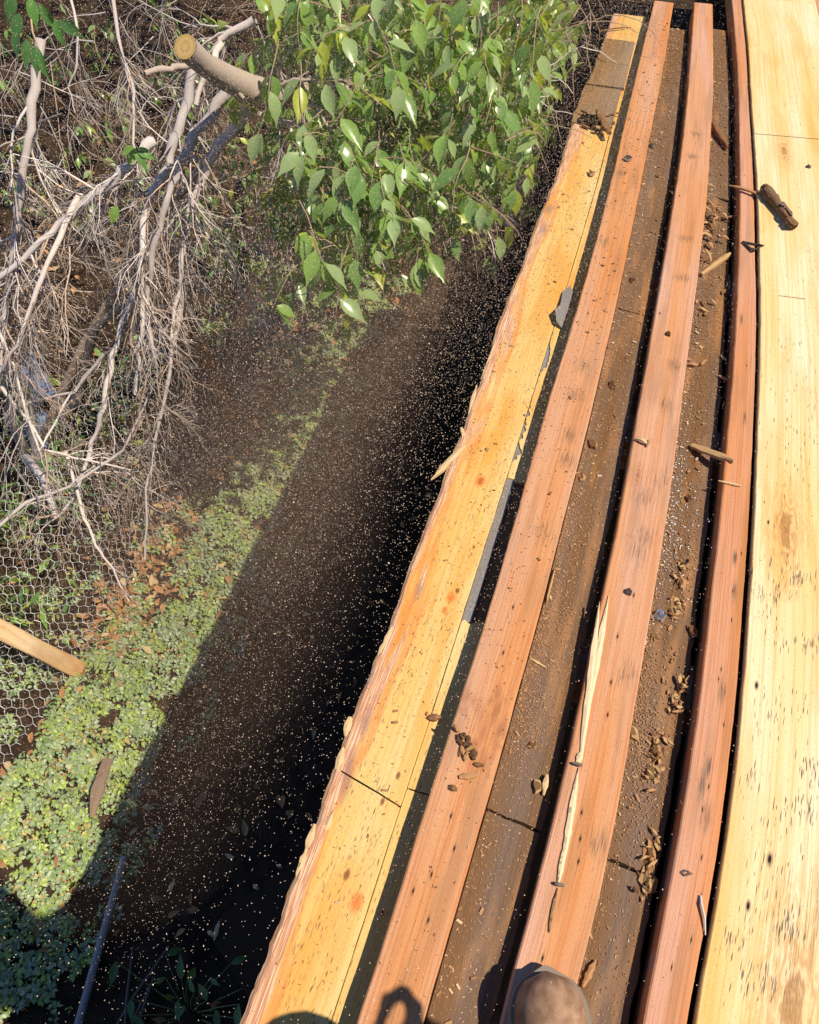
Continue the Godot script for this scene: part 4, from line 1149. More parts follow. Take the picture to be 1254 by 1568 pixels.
# ---------------------------------------------------------------- ground cover and litter
func build_cover():
	var clump := MB.new()
	for k in 6:
		var an := TAU * k / 6.0 + rnd(-0.4, 0.4)
		var L := rnd(0.024, 0.040)
		var lf := leaf_mesh(L, L * 0.62, 0.35, 0.3).surface_get_arrays(0)
		var xf := Transform3D(Basis.from_euler(Vector3(rnd(-0.8, 0.4), an, rnd(-0.5, 0.5))), Vector3(sin(an), 0, cos(an)) * rnd(0.004, 0.02) + Vector3(0, rnd(0.005, 0.03), 0))
		var b0 := clump.v.size()
		var br := rnd(0.75, 1.25)
		for q in lf[Mesh.ARRAY_VERTEX].size():
			clump.vert(xf * lf[Mesh.ARRAY_VERTEX][q], xf.basis * lf[Mesh.ARRAY_NORMAL][q], Color(br, br, br))
		for q in lf[Mesh.ARRAY_INDEX]: clump.i.append(b0 + q)
	var m := vcol(0.45, 0.5)
	m.cull_mode = BaseMaterial3D.CULL_DISABLED
	m.backlight_enabled = true
	m.backlight = lin(0.05, 0.10, 0.02)
	var xs := []
	var cs := []
	noise.seed = 77
	noise.frequency = 0.02
	var tries := 0
	while xs.size() < 7000 and tries < 90000:
		tries += 1
		var a := rnd(-2.35, -1.22)
		var s := rnd(-0.8, 4.3)
		var dens := 1.0
		if a > -1.36: dens = 0.35
		if a < -1.9 : dens = 0.32
		var nz := noise.get_noise_2d(a * 160.0, s * 160.0)
		if nz < 0.06 - 0.35 * dens + (0.10 if s > 2.6 else 0.0): continue
		if a < -1.70 and s > 1.65 and s < 3.4 and rng.randf() < 0.8: continue
		if rng.randf() > dens: continue
		var p := DP(a, s, 0)
		p.y = gh(p.x, p.z) + rnd(0.0, 0.03)
		var sc := rnd(0.35, 0.80)
		xs.append(Transform3D(Basis.from_euler(Vector3(rnd(-0.25, 0.25), rnd(0, TAU), rnd(-0.25, 0.25))).scaled(Vector3(sc, sc, sc)), p))
		var tn := rng.randf()
		var c := Color(0.20, 0.31, 0.11).lerp(Color(0.33, 0.40, 0.24), rng.randf())
		if tn < 0.30: c = Color(0.32, 0.43, 0.09)
		elif tn > 0.95: c = Color(0.42, 0.36, 0.12)
		cs.append(c)
	noise.seed = 9
	noise.frequency = 0.012
	var gc := many("ground_cover", clump.mesh(), m, xs, cs)
	tag(gc, "low green creeping ground cover in the sunlit strip below the deck", "ground cover")
	# fallen leaves
	var lv := leaf_mesh(0.055, 0.024, 0.5, 0.25)
	var xl := []
	var cl := []
	for k in 2750:
		var a := 0.0
		var s := 0.0
		if k < 1100:
			s = rnd(1.3, 3.9)
			a = -1.84 + rng.randfn() * 0.09
		elif k < 1900:
			s = rnd(-0.5, 5.5)
			a = rnd(-4.2, -1.7)
		else:
			s = rnd(-0.5, 4.5)
			a = rnd(-1.95, -1.3) if k < 2450 else rnd(-1.3, -0.1)
		var p := DP(a, s, 0)
		p.y = gh(p.x, p.z) + rnd(0.004, 0.035)
		var sc := rnd(0.6, 1.25)
		xl.append(Transform3D(Basis.from_euler(Vector3(rnd(-0.6, 0.6), rnd(0, TAU), rnd(-0.7, 0.7))).scaled(Vector3(sc, sc, sc)), p))
		cl.append(Color(0.46, 0.24, 0.10).lerp(Color(0.24, 0.12, 0.055), rng.randf()) if rng.randf() < 0.8 else Color(0.50, 0.38, 0.20))
	var lm := vcol(0.8, 0.3)
	lm.cull_mode = BaseMaterial3D.CULL_DISABLED
	var ll := many("leaf_litter", lv, lm, xl, cl)
	tag(ll, "fallen dry orange-brown leaves along the foot of the wire fence", "leaf litter")

# ---------------------------------------------------------------- chicken wire fence
func build_fence():
	var base := [Vector2(-2.05, -0.6), Vector2(-1.94, 0.67), Vector2(-1.89, 1.20), Vector2(-1.87, 2.0), Vector2(-1.86, 2.80), Vector2(-1.62, 3.87), Vector2(-1.52, 4.5)]
	var lean := [Vector2(-0.40, 0.05), Vector2(-0.40, 0.02), Vector2(-0.36, -0.05), Vector2(-0.28, 0.05), Vector2(-0.30, 0.20), Vector2(-0.25, 0.10), Vector2(-0.25, 0.10)]
	var root := thing("chicken_wire_fence", "sagging chicken wire fence leaning back on wooden stakes", "fence", Vector3(DP(-1.89, 1.2, 0).x, GROUND, DP(-1.89, 1.2, 0).z))
	var at := func(u: float, v: float) -> Vector3:   # u metres along s, v metres up the wire
		var k := 0
		while k < base.size() - 2 and base[k + 1].y < u: k += 1
		var f: float = clampf((u - base[k].y) / (base[k + 1].y - base[k].y), 0, 1)
		var b: Vector2 = base[k].lerp(base[k + 1], f)
		var l: Vector2 = lean[k].lerp(lean[k + 1], f)
		var up := v / 0.62
		var sag := noise.get_noise_2d(u * 90.0, v * 90.0) * 0.10 * v + noise.get_noise_2d(u * 300.0, v * 300.0 + 50) * 0.02
		var p := DP(b.x + l.x * up + sag, u + l.y * up, 0)
		p.y = GROUND + 0.02 + v * 0.80 + sag * 0.5
		p += Vector3(noise.get_noise_2d(u * 5000.0, v * 5000.0), noise.get_noise_2d(u * 5000.0 + 700, v * 5000.0), noise.get_noise_2d(u * 5000.0, v * 5000.0 + 900)) * 0.009
		return p
	var mb := MB.new()
	var cw := 0.044
	var chh := 0.038
	var rows := 20
	var colsn := int(5.0 / cw)
	for r in rows:
		for c in colsn:
			var u := -0.55 + c * cw + (0.5 * cw if r % 2 == 1 else 0.0)
			var v := r * chh
			# one twisted upright and two slanting wires per cell
			var A: Vector3 = at.call(u, v)
			var B: Vector3 = at.call(u, v + chh * 0.48)
			var C: Vector3 = at.call(u - cw * 0.5, v + chh)
			var D: Vector3 = at.call(u + cw * 0.5, v + chh)
			mb.tube([A, B], [0.0018, 0.0018], 4, Color.WHITE, false)
			mb.tube([B, C], [0.0011, 0.0011], 3, Color.WHITE, false)
			mb.tube([B, D], [0.0011, 0.0011], 3, Color.WHITE, false)
	for k in mb.v.size(): mb.v[k] -= root.position
	var wm := plain(lin(0.66, 0.67, 0.68), 0.4, 0.5)
	wm.metallic = 0.2
	put("wire_mesh", mb.mesh(), wm, root)
	# stakes
	var sk := wood(128, 512, 301, Color(0.80, 0.67, 0.48), Color(0.70, 0.53, 0.34), 8.0, 0.45, 0.6, Color(0.62, 0.45, 0.27), 0.5, 2.0)
	var skm := texture_material(sk.image(), 1.5, 0.75, 0.3)
	var sk2 := wood(128, 512, 305, Color(0.68, 0.46, 0.26), Color(0.46, 0.27, 0.12), 8.0, 0.4, 0.6, Color(0.45, 0.27, 0.13), 0.5, 2.0)
	var skm2 := texture_material(sk2.image(), 1.5, 0.75, 0.3)
	var stakes := [[W(122, 1026, GROUND + 0.02), W(-140, 892, GROUND + 0.72), 0.075, 0.038, skm, "pale sawn stake lying back at the left edge"], [W(358, 645, GROUND + 0.02), W(288, 488, GROUND + 0.52), 0.066, 0.036, skm2, "brown weathered stake under the bare branches"]]
	for q in stakes:
		var a: Vector3 = q[0] - root.position
		var b: Vector3 = q[1] - root.position
		var d := (b - a).normalized()
		var cam: Vector3 = (Vector3(0, CAM_H, 0) - q[0]).normalized()
		var side := d.cross(cam).normalized()
		var nn := side.cross(d).normalized()
		var pm := MB.new()
		var seg := 10
		var R := []
		for k in seg + 1:
			var c := a.lerp(b, float(k) / seg)
			var w: float = q[2] * 0.5 * (1.0 + 0.04 * sin(k * 1.7))
			var h: float = q[3] * 0.5
			var e := 0.005
			R.append([c - side * w - nn * h, c - side * w + nn * (h - e), c - side * (w - e) + nn * h, c + side * (w - e) + nn * h, c + side * w + nn * (h - e), c + side * w - nn * h])
		for k in seg:
			for z in 6:
				var z2 := (z + 1) % 6
				var n0: Vector3 = (R[k + 1][z2] - R[k][z]).cross(R[k + 1][z] - R[k][z]).normalized()
				var i0 := pm.vert(R[k][z], n0, Color.WHITE, Vector2(z / 6.0, k / 10.0))
				pm.vert(R[k + 1][z], n0, Color.WHITE, Vector2(z / 6.0, (k + 1) / 10.0)); pm.vert(R[k + 1][z2], n0, Color.WHITE, Vector2((z + 1) / 6.0, (k + 1) / 10.0)); pm.vert(R[k][z2], n0, Color.WHITE, Vector2((z + 1) / 6.0, k / 10.0))
				pm.tri(i0, i0 + 1, i0 + 2); pm.tri(i0, i0 + 2, i0 + 3)
		for e in [0, seg]:
			for z in range(1, 5): pm.flat_tri(R[e][0], R[e][z], R[e][z + 1])
		tag(put("stake", pm.mesh(), q[4], root), q[5])

# ---------------------------------------------------------------- bare shrub and leafy fig
func pale_bark(seed_: int) -> Color:
	return [Color(0.58, 0.535, 0.51), Color(0.48, 0.43, 0.41), Color(0.62, 0.55, 0.51), Color(0.30, 0.255, 0.225), Color(0.50, 0.37, 0.28)][seed_ % 5]

func stem_part(root: Node3D, path: Array, r0: float, r1: float, twigs: int, level: int, tl: float, tone: Color, mat: Material, droop := 0.12):
	var pts := []
	for q in path: pts.append(Z(q[0], q[1], q[2]) - root.position)
	# finer, slightly crooked line
	var fine := []
	for k in pts.size() - 1:
		for z in 4:
			var p: Vector3 = pts[k].lerp(pts[k + 1], z / 4.0)
			if k + z > 0: p += rand_dir() * r0 * 0.45
			fine.append(p)
	fine.append(pts[-1])
	var rad := []
	for k in fine.size(): rad.append(lerpf(r0, r1, float(k) / (fine.size() - 1)) * rnd(0.88, 1.12))
	var mb := MB.new()
	mb.tube(fine, rad, 7, tone)
	var st := put("stem", mb.mesh(), mat, root)
	if twigs > 0:
		var tb := MB.new()
		for k in twigs:
			var f := rnd(0.12, 1.0) * (fine.size() - 1)
			var i := mini(int(f), fine.size() - 2)
			var p: Vector3 = fine[i].lerp(fine[i + 1], f - i)
			var d: Vector3 = (fine[i + 1] - fine[i]).normalized()
			var nd := (d * 0.9 + rand_dir() * 0.7).normalized()
			var gp := root.position
			twig_tree_at(tb, p, nd, tl * rnd(0.6, 1.3), r1 * rnd(0.35, 0.6) + 0.0008, level, pale_bark(rng.randi()), droop, gp)
		var tw := put("twigs", tb.mesh(), mat, st)
		tag(tw, "", "", "", "stuff")

func twig_tree_at(mb: MB, p: Vector3, dir: Vector3, L: float, r: float, level: int, tone: Color, droop: float, gp: Vector3):
	# twigs are kept above the ground in world terms
	var k0 := mb.v.size()
	twig_tree(mb, p + gp, dir, L, r, level, tone, droop)
	for k in range(k0, mb.v.size()): mb.v[k] -= gp

func build_shrub():
	var bark := vcol(0.85, 0.3)
	var root := thing("bare_shrub", "tangled bare shrub of pale drooping twigs behind the wire fence", "shrub", Vector3(DP(-2.75, 2.3, 0).x, GROUND, DP(-2.75, 2.3, 0).z))
	var stems := [
		[[[299, 100, 2.75], [274, 195, 2.85], [257, 249, 2.9], [224, 320, 2.95], [216, 400, 3.0], [215, 510, 3.1], [207, 604, 3.2]], 0.020, 0.007, 19, 2, 0.24],
		[[[350, 140, 2.75], [299, 203, 2.8], [270, 266, 2.85], [249, 328, 2.9], [232, 400, 3.0], [225, 470, 3.1], [240, 560, 3.2]], 0.020, 0.007, 19, 2, 0.24],
		[[[385, 160, 2.8], [324, 237, 2.9], [307, 282, 2.95], [290, 328, 3.0], [275, 420, 3.1], [262, 520, 3.2]], 0.021, 0.007, 13, 2, 0.22],
		[[[235, 215, 2.9], [203, 249, 2.9], [174, 274, 2.95], [137, 307, 3.0], [91, 340, 3.05], [33, 398, 3.1], [-40, 460, 3.2]], 0.020, 0.009, 18, 2, 0.24],
		[[[62, 60, 2.9], [50, 158, 2.95], [41, 232, 3.0], [29, 320, 3.1], [17, 400, 3.2], [9, 466, 3.3], [2, 565, 3.4]], 0.019, 0.010, 22, 2, 0.28],
		[[[120, 300, 3.0], [82, 380, 3.0], [47, 466, 3.05], [26, 526, 3.1], [0, 570, 3.2]], 0.012, 0.006, 16, 2, 0.22],
		[[[205, 450, 3.3], [172, 548, 3.35], [159, 621, 3.4], [142, 677, 3.5], [116, 755, 3.55], [86, 793, 3.6]], 0.015, 0.006, 16, 2, 0.24],
		[[[275, 400, 3.1], [280, 466, 3.2], [267, 518, 3.25], [258, 574, 3.3], [241, 660, 3.4], [224, 746, 3.45], [222, 857, 3.5]], 0.013, 0.004, 12, 2, 0.18],
		[[[100, 690, 3.45], [125, 780, 3.5], [146, 836, 3.5], [172, 870, 3.5], [198, 922, 3.5]], 0.009, 0.003, 6, 1, 0.16],
		[[[340, 330, 3.3], [362, 423, 3.4], [375, 453, 3.45], [396, 488, 3.5], [431, 513, 3.5], [474, 522, 3.5]], 0.009, 0.003, 9, 1, 0.15],
		[[[160, 540, 3.2], [115, 600, 3.3], [60, 612, 3.35], [28, 620, 3.4]], 0.008, 0.003, 10, 1, 0.16],
		[[[0, 590, 3.3], [40, 640, 3.4], [70, 690, 3.4], [110, 700, 3.4], [200, 720, 3.4]], 0.008, 0.004, 10, 1, 0.18],
		[[[-20, 470, 3.1], [20, 560, 3.2], [60, 690, 3.3], [110, 600, 3.3]], 0.008, 0.004, 12, 2, 0.16],
		[[[-30, 830, 3.4], [40, 770, 3.4], [110, 745, 3.4], [190, 690, 3.4], [230, 600, 3.3]], 0.009, 0.004, 12, 1, 0.2],
		[[[390, 30, 2.9], [340, 60, 2.95], [325, 92, 2.95], [300, 160, 3.0]], 0.016, 0.010, 6, 2, 0.2],
		[[[105, -20, 2.8], [120, 50, 2.85], [118, 100, 2.9], [105, 135, 2.95], [115, 172, 3.0]], 0.006, 0.002, 6, 1, 0.14],
		[[[170, -20, 3.0], [185, 80, 3.05], [205, 140, 3.1], [205, 220, 3.1], [212, 270, 3.15]], 0.008, 0.004, 20, 2, 0.15],
	]
	for k in stems.size():
		var q: Array = stems[k]
		stem_part(root, q[0], q[1], q[2], q[3], q[4], q[5], pale_bark(k % 3), bark)
	# the rooted base of the shrub
	var rt := MB.new()
	for k in 5:
		var tgt: Vector3 = Z([-40, 2, 86, 205, 385][k], [460, 565, 793, 450, 160][k], [3.2, 3.4, 3.6, 3.3, 2.8][k]) - root.position
		var p := [Vector3(rnd(-0.1, 0.1), -0.05, rnd(-0.1, 0.1)), tgt * 0.35 + Vector3(rnd(-0.1, 0.1), 0.1, 0), tgt * 0.7 + Vector3(0, 0.12, 0), tgt]
		rt.tube(p, [0.03, 0.025, 0.02, 0.014], 7, pale_bark(k))
	put("root_stem", rt.mesh(), bark, root)
	# hanging mass of fine twigs
	var tb := MB.new()
	for k in 210:
		var x := rnd(-60, 500)
		var y := rnd(-40, 700)
		if x > 250 and y > 380: continue
		if x > 120 and x < 230 and y > 30 and y < 250 and rng.randf() < 0.6: continue
		var gz := Z(x, y, 1.0)
		var zmax := (CAM_H - GROUND) / (CAM_H - gz.y)
		var z := lerpf(3.0, minf(zmax * 0.92, 4.6), rng.randf())
		var p := Z(x, y, z)
		twig_tree(tb, p, Vector3(rnd(-0.7, 0.7), rnd(-1.3, 0.2), rnd(-0.5, 0.7)), rnd(0.25, 0.5), rnd(0.0022, 0.0045), 2, pale_bark(rng.randi()).darkened(rnd(0, 0.3)), 0.15)
	for k in tb.v.size(): tb.v[k] -= root.position
	var tw := put("twigs", tb.mesh(), bark, root)
	tag(tw, "", "", "", "stuff")

func inside(poly: PackedVector2Array, p: Vector2) -> bool:
	return Geometry2D.is_point_in_polygon(p, poly)

func build_fig():
	var bark := vcol(0.8, 0.3)
	var foot := DP(-0.80, 5.2, GROUND)
	var root := thing("fig_tree", "glossy green fig tree with a sawn-off limb overhanging the left of the deck", "tree", foot)
	# trunk and sawn limb
	var tone := Color(0.40, 0.335, 0.29)
	var tr := MB.new()
	tr.tube([Vector3(0, -0.1, 0), Vector3(0.05, 0.6, 0.05), Vector3(-0.02, 1.2, 0.12), Z(560, 150, 3.1) - foot, Z(640, -80, 3.2) - foot, Z(700, -500, 3.4) - foot], [0.11, 0.085, 0.075, 0.07, 0.055, 0.03], 10, tone)
	put("trunk", tr.mesh(), bark, root)
	var lb := MB.new()
	var L0 := Z(284, 72, 2.36) - foot
	var lp := [L0, Z(312, 98, 2.46) - foot, Z(345, 118, 2.57) - foot, Z(385, 138, 2.68) - foot, Z(420, 145, 2.76) - foot, Z(480, 140, 2.9) - foot, Z(560, 150, 3.1) - foot]
	lb.tube(lp, [0.036, 0.034, 0.040, 0.047, 0.045, 0.05, 0.06], 14, tone)
	var limb := put("sawn_limb", lb.mesh(), bark, root)
	var dcut: Vector3 = (lp[0] - lp[1]).normalized()
	var face := MB.new()
	var sx := dcut.cross(Vector3.UP).normalized()
	var sy := sx.cross(dcut).normalized()
	for rr in 4:
		for q in 16:
			var a0 := TAU * q / 16.0
			var a1 := TAU * (q + 1) / 16.0
			var ri := 0.0355 * rr / 4.0
			var ro := 0.0355 * (rr + 1) / 4.0
			var cc := Color(0.44, 0.31, 0.13) if rr % 2 == 0 else Color(0.38, 0.26, 0.10)
			var c0 := L0 + dcut * 0.002
			face.flat_quad(c0 + (sx * cos(a0) + sy * sin(a0)) * ri, c0 + (sx * cos(a0) + sy * sin(a0)) * ro, c0 + (sx * cos(a1) + sy * sin(a1)) * ro, c0 + (sx * cos(a1) + sy * sin(a1)) * ri, cc)
	put("cut_face", face.mesh(), vcol(0.8, 0.2), limb)
	# side stubs and bare shoots from the limb
	var shoots := [[[[290, 100, 2.55], [260, 105, 2.53], [222, 113, 2.5]], 0.011, 0.009, 0], [[[385, 150, 2.66], [450, 122, 2.6], [500, 122, 2.58], [545, 130, 2.55]], 0.007, 0.003, 8], [[[400, 130, 2.7], [440, 90, 2.7], [470, 60, 2.75], [462, 0, 2.8]], 0.006, 0.003, 8], [[[430, 120, 2.65], [490, 170, 2.6], [520, 230, 2.6], [545, 300, 2.6]], 0.006, 0.003, 8], [[[395, 175, 2.7], [470, 195, 2.7], [530, 192, 2.7]], 0.010, 0.005, 6], [[[372, 150, 2.62], [350, 122, 2.58], [330, 110, 2.56]], 0.007, 0.004, 3], [[[480, 40, 2.9], [440, 0, 2.9], [420, -40, 2.9]], 0.006, 0.003, 8], [[[600, 260, 2.7], [660, 300, 2.7], [720, 330, 2.65]], 0.008, 0.004, 14], [[[560, 150, 3.0], [680, 140, 2.8], [780, 130, 2.7], [840, 60, 2.75]], 0.014, 0.005, 12]]
	for q in shoots:
		stem_part(root, q[0], q[1], q[2], q[3], 1, 0.2, tone, bark, 0.08)
	# leafy hanging twigs
	var main := PackedVector2Array([Vector2(400, -60), Vector2(930, -60), Vector2(905, 60), Vector2(860, 80), Vector2(830, 170), Vector2(800, 230), Vector2(775, 290), Vector2(700, 320), Vector2(600, 330), Vector2(545, 390), Vector2(490, 400), Vector2(450, 330), Vector2(425, 240), Vector2(450, 160), Vector2(420, 60)])
	var spots := []      # [point, outward]
	while spots.size() < 400:
		var x := rnd(400, 930)
		var y := rnd(-60, 410)
		if not inside(main, Vector2(x, y)): continue
		if x < 520 and y < 200 and rng.randf() < 0.65: continue
		var z := 2.35 + pow(rng.randf(), 1.3) * 0.9
		if y > 300: z = 2.3 + rng.randf() * 0.5
		spots.append(Z(x, y, z))
	var upper := 0
	while upper < 900:   # the crown goes on above the frame and shades the ground to its left
		var p := DP(rnd(-3.2, -0.65), rnd(3.5, 7.5), rnd(0.5, 4.6))
		var px := pixel_of(p + Vector3(0, -0.35, 0))
		if px.z > 0.0 and px.y > -40.0: continue
		spots.append(p)
		upper += 1
	var inner_from := spots.size()
	for k in 90:         # dull leaves in the shade behind the bare shrub
		spots.append(Z(rnd(-20, 360), rnd(-30, 330), rnd(3.8, 5.2)))
	for k in 70:         # dull inner leaves
		spots.append(Z(rnd(330, 540), rnd(150, 440), rnd(2.9, 3.7)))
	var leaves := []     # [transform, size, tone]
	var tw := MB.new()
	for k in spots.size():
		var p: Vector3 = spots[k]
		var n := 5
		var inner := k >= inner_from
		var pts := wander(p, Vector3(rnd(-0.6, 0.6), rnd(-0.5, 0.3), rnd(-0.5, 0.8)), rnd(0.14, 0.30), n, 0.25, 0.22)
		var rad := []
		for q in pts.size(): rad.append(0.0024 * (1.0 - 0.13 * q))
		tw.tube(pts, rad, 4, Color(0.34, 0.25, 0.17), false)
		var cnt := rng.randi_range(6, 11)
		for q in cnt:
			var f := rnd(0.1, 1.0) * n
			var i := mini(int(f), n - 1)
			var lp2: Vector3 = pts[i].lerp(pts[i + 1], f - i)
			var out := Vector3(rng.randfn(), 0, rng.randfn()).normalized()
			var dr := (Vector3.DOWN * rnd(0.25, 1.25) + out * rnd(0.4, 1.0)).normalized()
			var nr := (Vector3.UP * 0.8 + out * rnd(0.3, 0.8) + rand_dir() * 0.45).normalized()
			if to_as(lp2 + dr * 0.07).x > -0.33: continue
			var sc := rnd(0.75, 1.45) * (0.55 if inner else 1.0)
			leaves.append([Transform3D(basis_to(dr, nr).scaled_local(Vector3(sc, sc, sc)), lp2 + dr * 0.008 - foot), sc, rng.randi() % 10])
	for k in tw.v.size(): tw.v[k] -= foot
	var t2 := put("twigs", tw.mesh(), bark, root)
	tag(t2, "", "", "", "stuff")
	var shapes := [leaf_mesh(0.074, 0.036, 0.35, 0.22, 0.75), leaf_mesh(0.070, 0.033, 0.2, 0.35, 0.7), leaf_mesh(0.080, 0.035, 0.5, 0.12, 0.7)]
	var tones := [
		leaf_material(lin(0.19, 0.33, 0.075), lin(0.36, 0.48, 0.05), 0.27),
		leaf_material(lin(0.13, 0.245, 0.065), lin(0.22, 0.34, 0.035), 0.24),
		leaf_material(lin(0.25, 0.36, 0.15), lin(0.32, 0.43, 0.07), 0.25),
		leaf_material(lin(0.33, 0.40, 0.04), lin(0.5, 0.55, 0.04), 0.35)]
	var seen := []
	var rest := []
	for q in leaves:
		var px := pixel_of(q[0].origin + foot)
		if px.z > 0.5 and px.x > 0 and px.x < 1254 and px.y > 0 and px.y < 1568: seen.append([px.z / q[1], q])
		else: rest.append(q)
	seen.sort_custom(func(a, b): return a[0] < b[0])
	for k in seen.size():
		if k < 295:
			var q: Array = seen[k][1]
			var o := put("leaf", shapes[k % 3], tones[[0, 0, 1, 1, 2, 2, 0, 1, 3, 2][q[2]]], root)
			o.transform = q[0]
		else: rest.append(seen[k][1])
	var by := [[], [], [], []]
	for q in rest: by[[0, 0, 1, 1, 2, 2, 0, 1, 3, 2][q[2]]].append(q[0])
	for k in 4: many("foliage", shapes[k % 3], tones[k], by[k], [], root)

func leafy(called: String, label: String, category: String, base: Vector3, n: int, h: float, spread: float, L: float, wd: float, mats: Array, group := ""):
	var root := thing(called, label, category, base, group)
	var st := MB.new()
	var shape := leaf_mesh(L, wd, 0.3, 0.3)
	var by := []
	for m in mats: by.append([])
	for k in n:
		var f := rng.randf()
		var p := Vector3(rng.randfn() * spread, h * f, rng.randfn() * spread)
		st.tube([Vector3(p.x * 0.2, -0.02, p.z * 0.2), p * 0.6, p], [0.003, 0.002, 0.0012], 4, Color(0.2, 0.22, 0.08), false)
		var dr := (Vector3(rng.randfn(), rnd(-0.5, 0.6), rng.randfn())).normalized()
		var sc := rnd(0.6, 1.2)
		by[k % mats.size()].append(Transform3D(basis_to(dr, Vector3.UP + rand_dir() * 0.5).scaled_local(Vector3(sc, sc, sc)), p))
	put("stalks", st.mesh(), vcol(0.8), root)
	for k in mats.size():
		for x in by[k]:
			var o := put("leaf", shape, mats[k], root)
			o.transform = x

func build_weeds():
	var g1 := leaf_material(lin(0.16, 0.30, 0.05), lin(0.22, 0.36, 0.03), 0.45)
	var g2 := leaf_material(lin(0.09, 0.19, 0.045), lin(0.10, 0.2, 0.02), 0.4)
	var g3 := leaf_material(lin(0.28, 0.36, 0.06), lin(0.3, 0.4, 0.03), 0.45)
	var q := [[170, 640, "bright green weed behind the fence between the hanging twigs", 34], [95, 700, "green weed beside the blue plastic below the branches", 22], [25, 820, "yellow-green weed at the left edge above the pale stake", 30], [20, 640, "dark green weed at the left edge beside the blue plastic", 24], [215, 590, "fresh green weed nearest the brown stake", 18], [110, 770, "pale weed seen through the wire above the ground cover", 26], [40, 930, "weed behind the wire just above the pale stake", 26], [345, 400, "small weed in the shade left of the fig leaves", 22]]
	for k in q.size():
		var b := W(q[k][0], q[k][1] + 10, GROUND + 0.01)
		leafy("weed", q[k][2], "weed", b, q[k][3] + 14, 0.34, 0.13, 0.09, 0.028, [g1, g2, g3] if k % 2 == 0 else [g2, g1], "weeds behind the wire fence")
	# dark leafy sprig in the top left corner, near the lens
	var d1 := leaf_material(lin(0.05, 0.12, 0.035), lin(0.08, 0.16, 0.02), 0.25)
	var d2 := leaf_material(lin(0.08, 0.20, 0.04), lin(0.16, 0.30, 0.02), 0.3)
	var root := thing("leafy_shoot", "dark green leafy shoot hanging in the top left corner", "branch", Z(40, -60, 2.4))
	var sp := MB.new()
	var pts := [Vector3.ZERO, Z(45, 10, 2.4) - root.position, Z(50, 50, 2.4) - root.position, Z(62, 80, 2.4) - root.position]
	sp.tube([Z(-80, -500, 2.9) - root.position] + pts, [0.008, 0.005, 0.004, 0.003, 0.002], 5, Color(0.4, 0.3, 0.2))
	put("shoot", sp.mesh(), vcol(0.8), root)
	var shape := leaf_mesh(0.085, 0.036, 0.4, 0.25, 0.7)
	var lv := [[30, 20, -15, 60, 0], [28, 45, -10, 60, 0], [40, 60, 2, 60, 0], [62, 80, 12, 60, 1], [55, 70, 3, 60, 0], [62, 5, 20, 40, 1], [85, 28, 12, 50, 1], [45, -5, 10, 40, 1], [90, 30, 40, 30, 0], [20, -10, -10, 50, 0]]
	for v in lv:
		var a := Z(v[0], v[1], 2.38) - root.position
		var b := Z(v[0] + v[2], v[1] + v[3], 2.40) - root.position
		var o := put("leaf", shape, [d1, d2][v[4]], root)
		o.transform = Transform3D(basis_to(b - a, Vector3(rnd(-0.6, 0.6), 0.6, rnd(0.4, 1))), a)
	# two small sprigs on the bare shrub
	for z in [[208, 228, "small green leaf sprig on the bare stems below the sawn limb", [[-30, 6], [30, 14], [-12, 20], [18, 34]]], [180, 315, "single yellowish leaf low on the bare left stem", [[-14, 34]]]]:
		var r2 := thing("leaf_sprig", z[2], "leaves", Z(z[0], z[1], 2.82))
		for v in z[3]:
			var b := Z(z[0] + v[0], z[1] + v[1], 2.84) - r2.position
			var o := put("leaf", leaf_mesh(0.075, 0.036, 0.3, 0.25, 0.75), d2 if v[0] > 0 else g1, r2)
			o.transform = Transform3D(basis_to(b, Vector3(rnd(-0.4, 0.4), 0.9, 0.6)), Vector3.ZERO)
	# blue plastic
	for k in 2:
		var pb := MB.new()
		var c := W([48, 66][k], [585, 655][k], GROUND + 0.10)
		var dx := W([62, 76][k], [610, 640][k], GROUND + 0.10) - c
		var dz: Vector3 = Vector3(dx.z, 0.06, -dx.x) * [0.5, 0.8][k]
		var n := 6
		var G := []
		for i in n + 1:
			for j in n + 1:
				G.append(dx * (i / float(n) * 2.4 - 1.2) + dz * (j / float(n) * 2.0 - 1.0) + Vector3(0, noise.get_noise_2d(i * 40.0 + k * 300, j * 40.0) * 0.06, 0))
		for i in n:
			for j in n:
				var a := i * (n + 1) + j
				pb.flat_quad(G[a], G[a + 1], G[a + n + 2], G[a + n + 1])
				var dn := Vector3(0, -0.002, 0)
				pb.flat_quad(G[a] + dn, G[a + n + 1] + dn, G[a + n + 2] + dn, G[a + 1] + dn)
		loose("plastic_sheet", ["narrow strip of blue-grey plastic among the twigs at the left", "small crumpled scrap of blue plastic below the blue-grey strip"][k], "plastic", pb.mesh(), plain(lin(0.16, 0.22, 0.36), 0.4, 0.5), c)

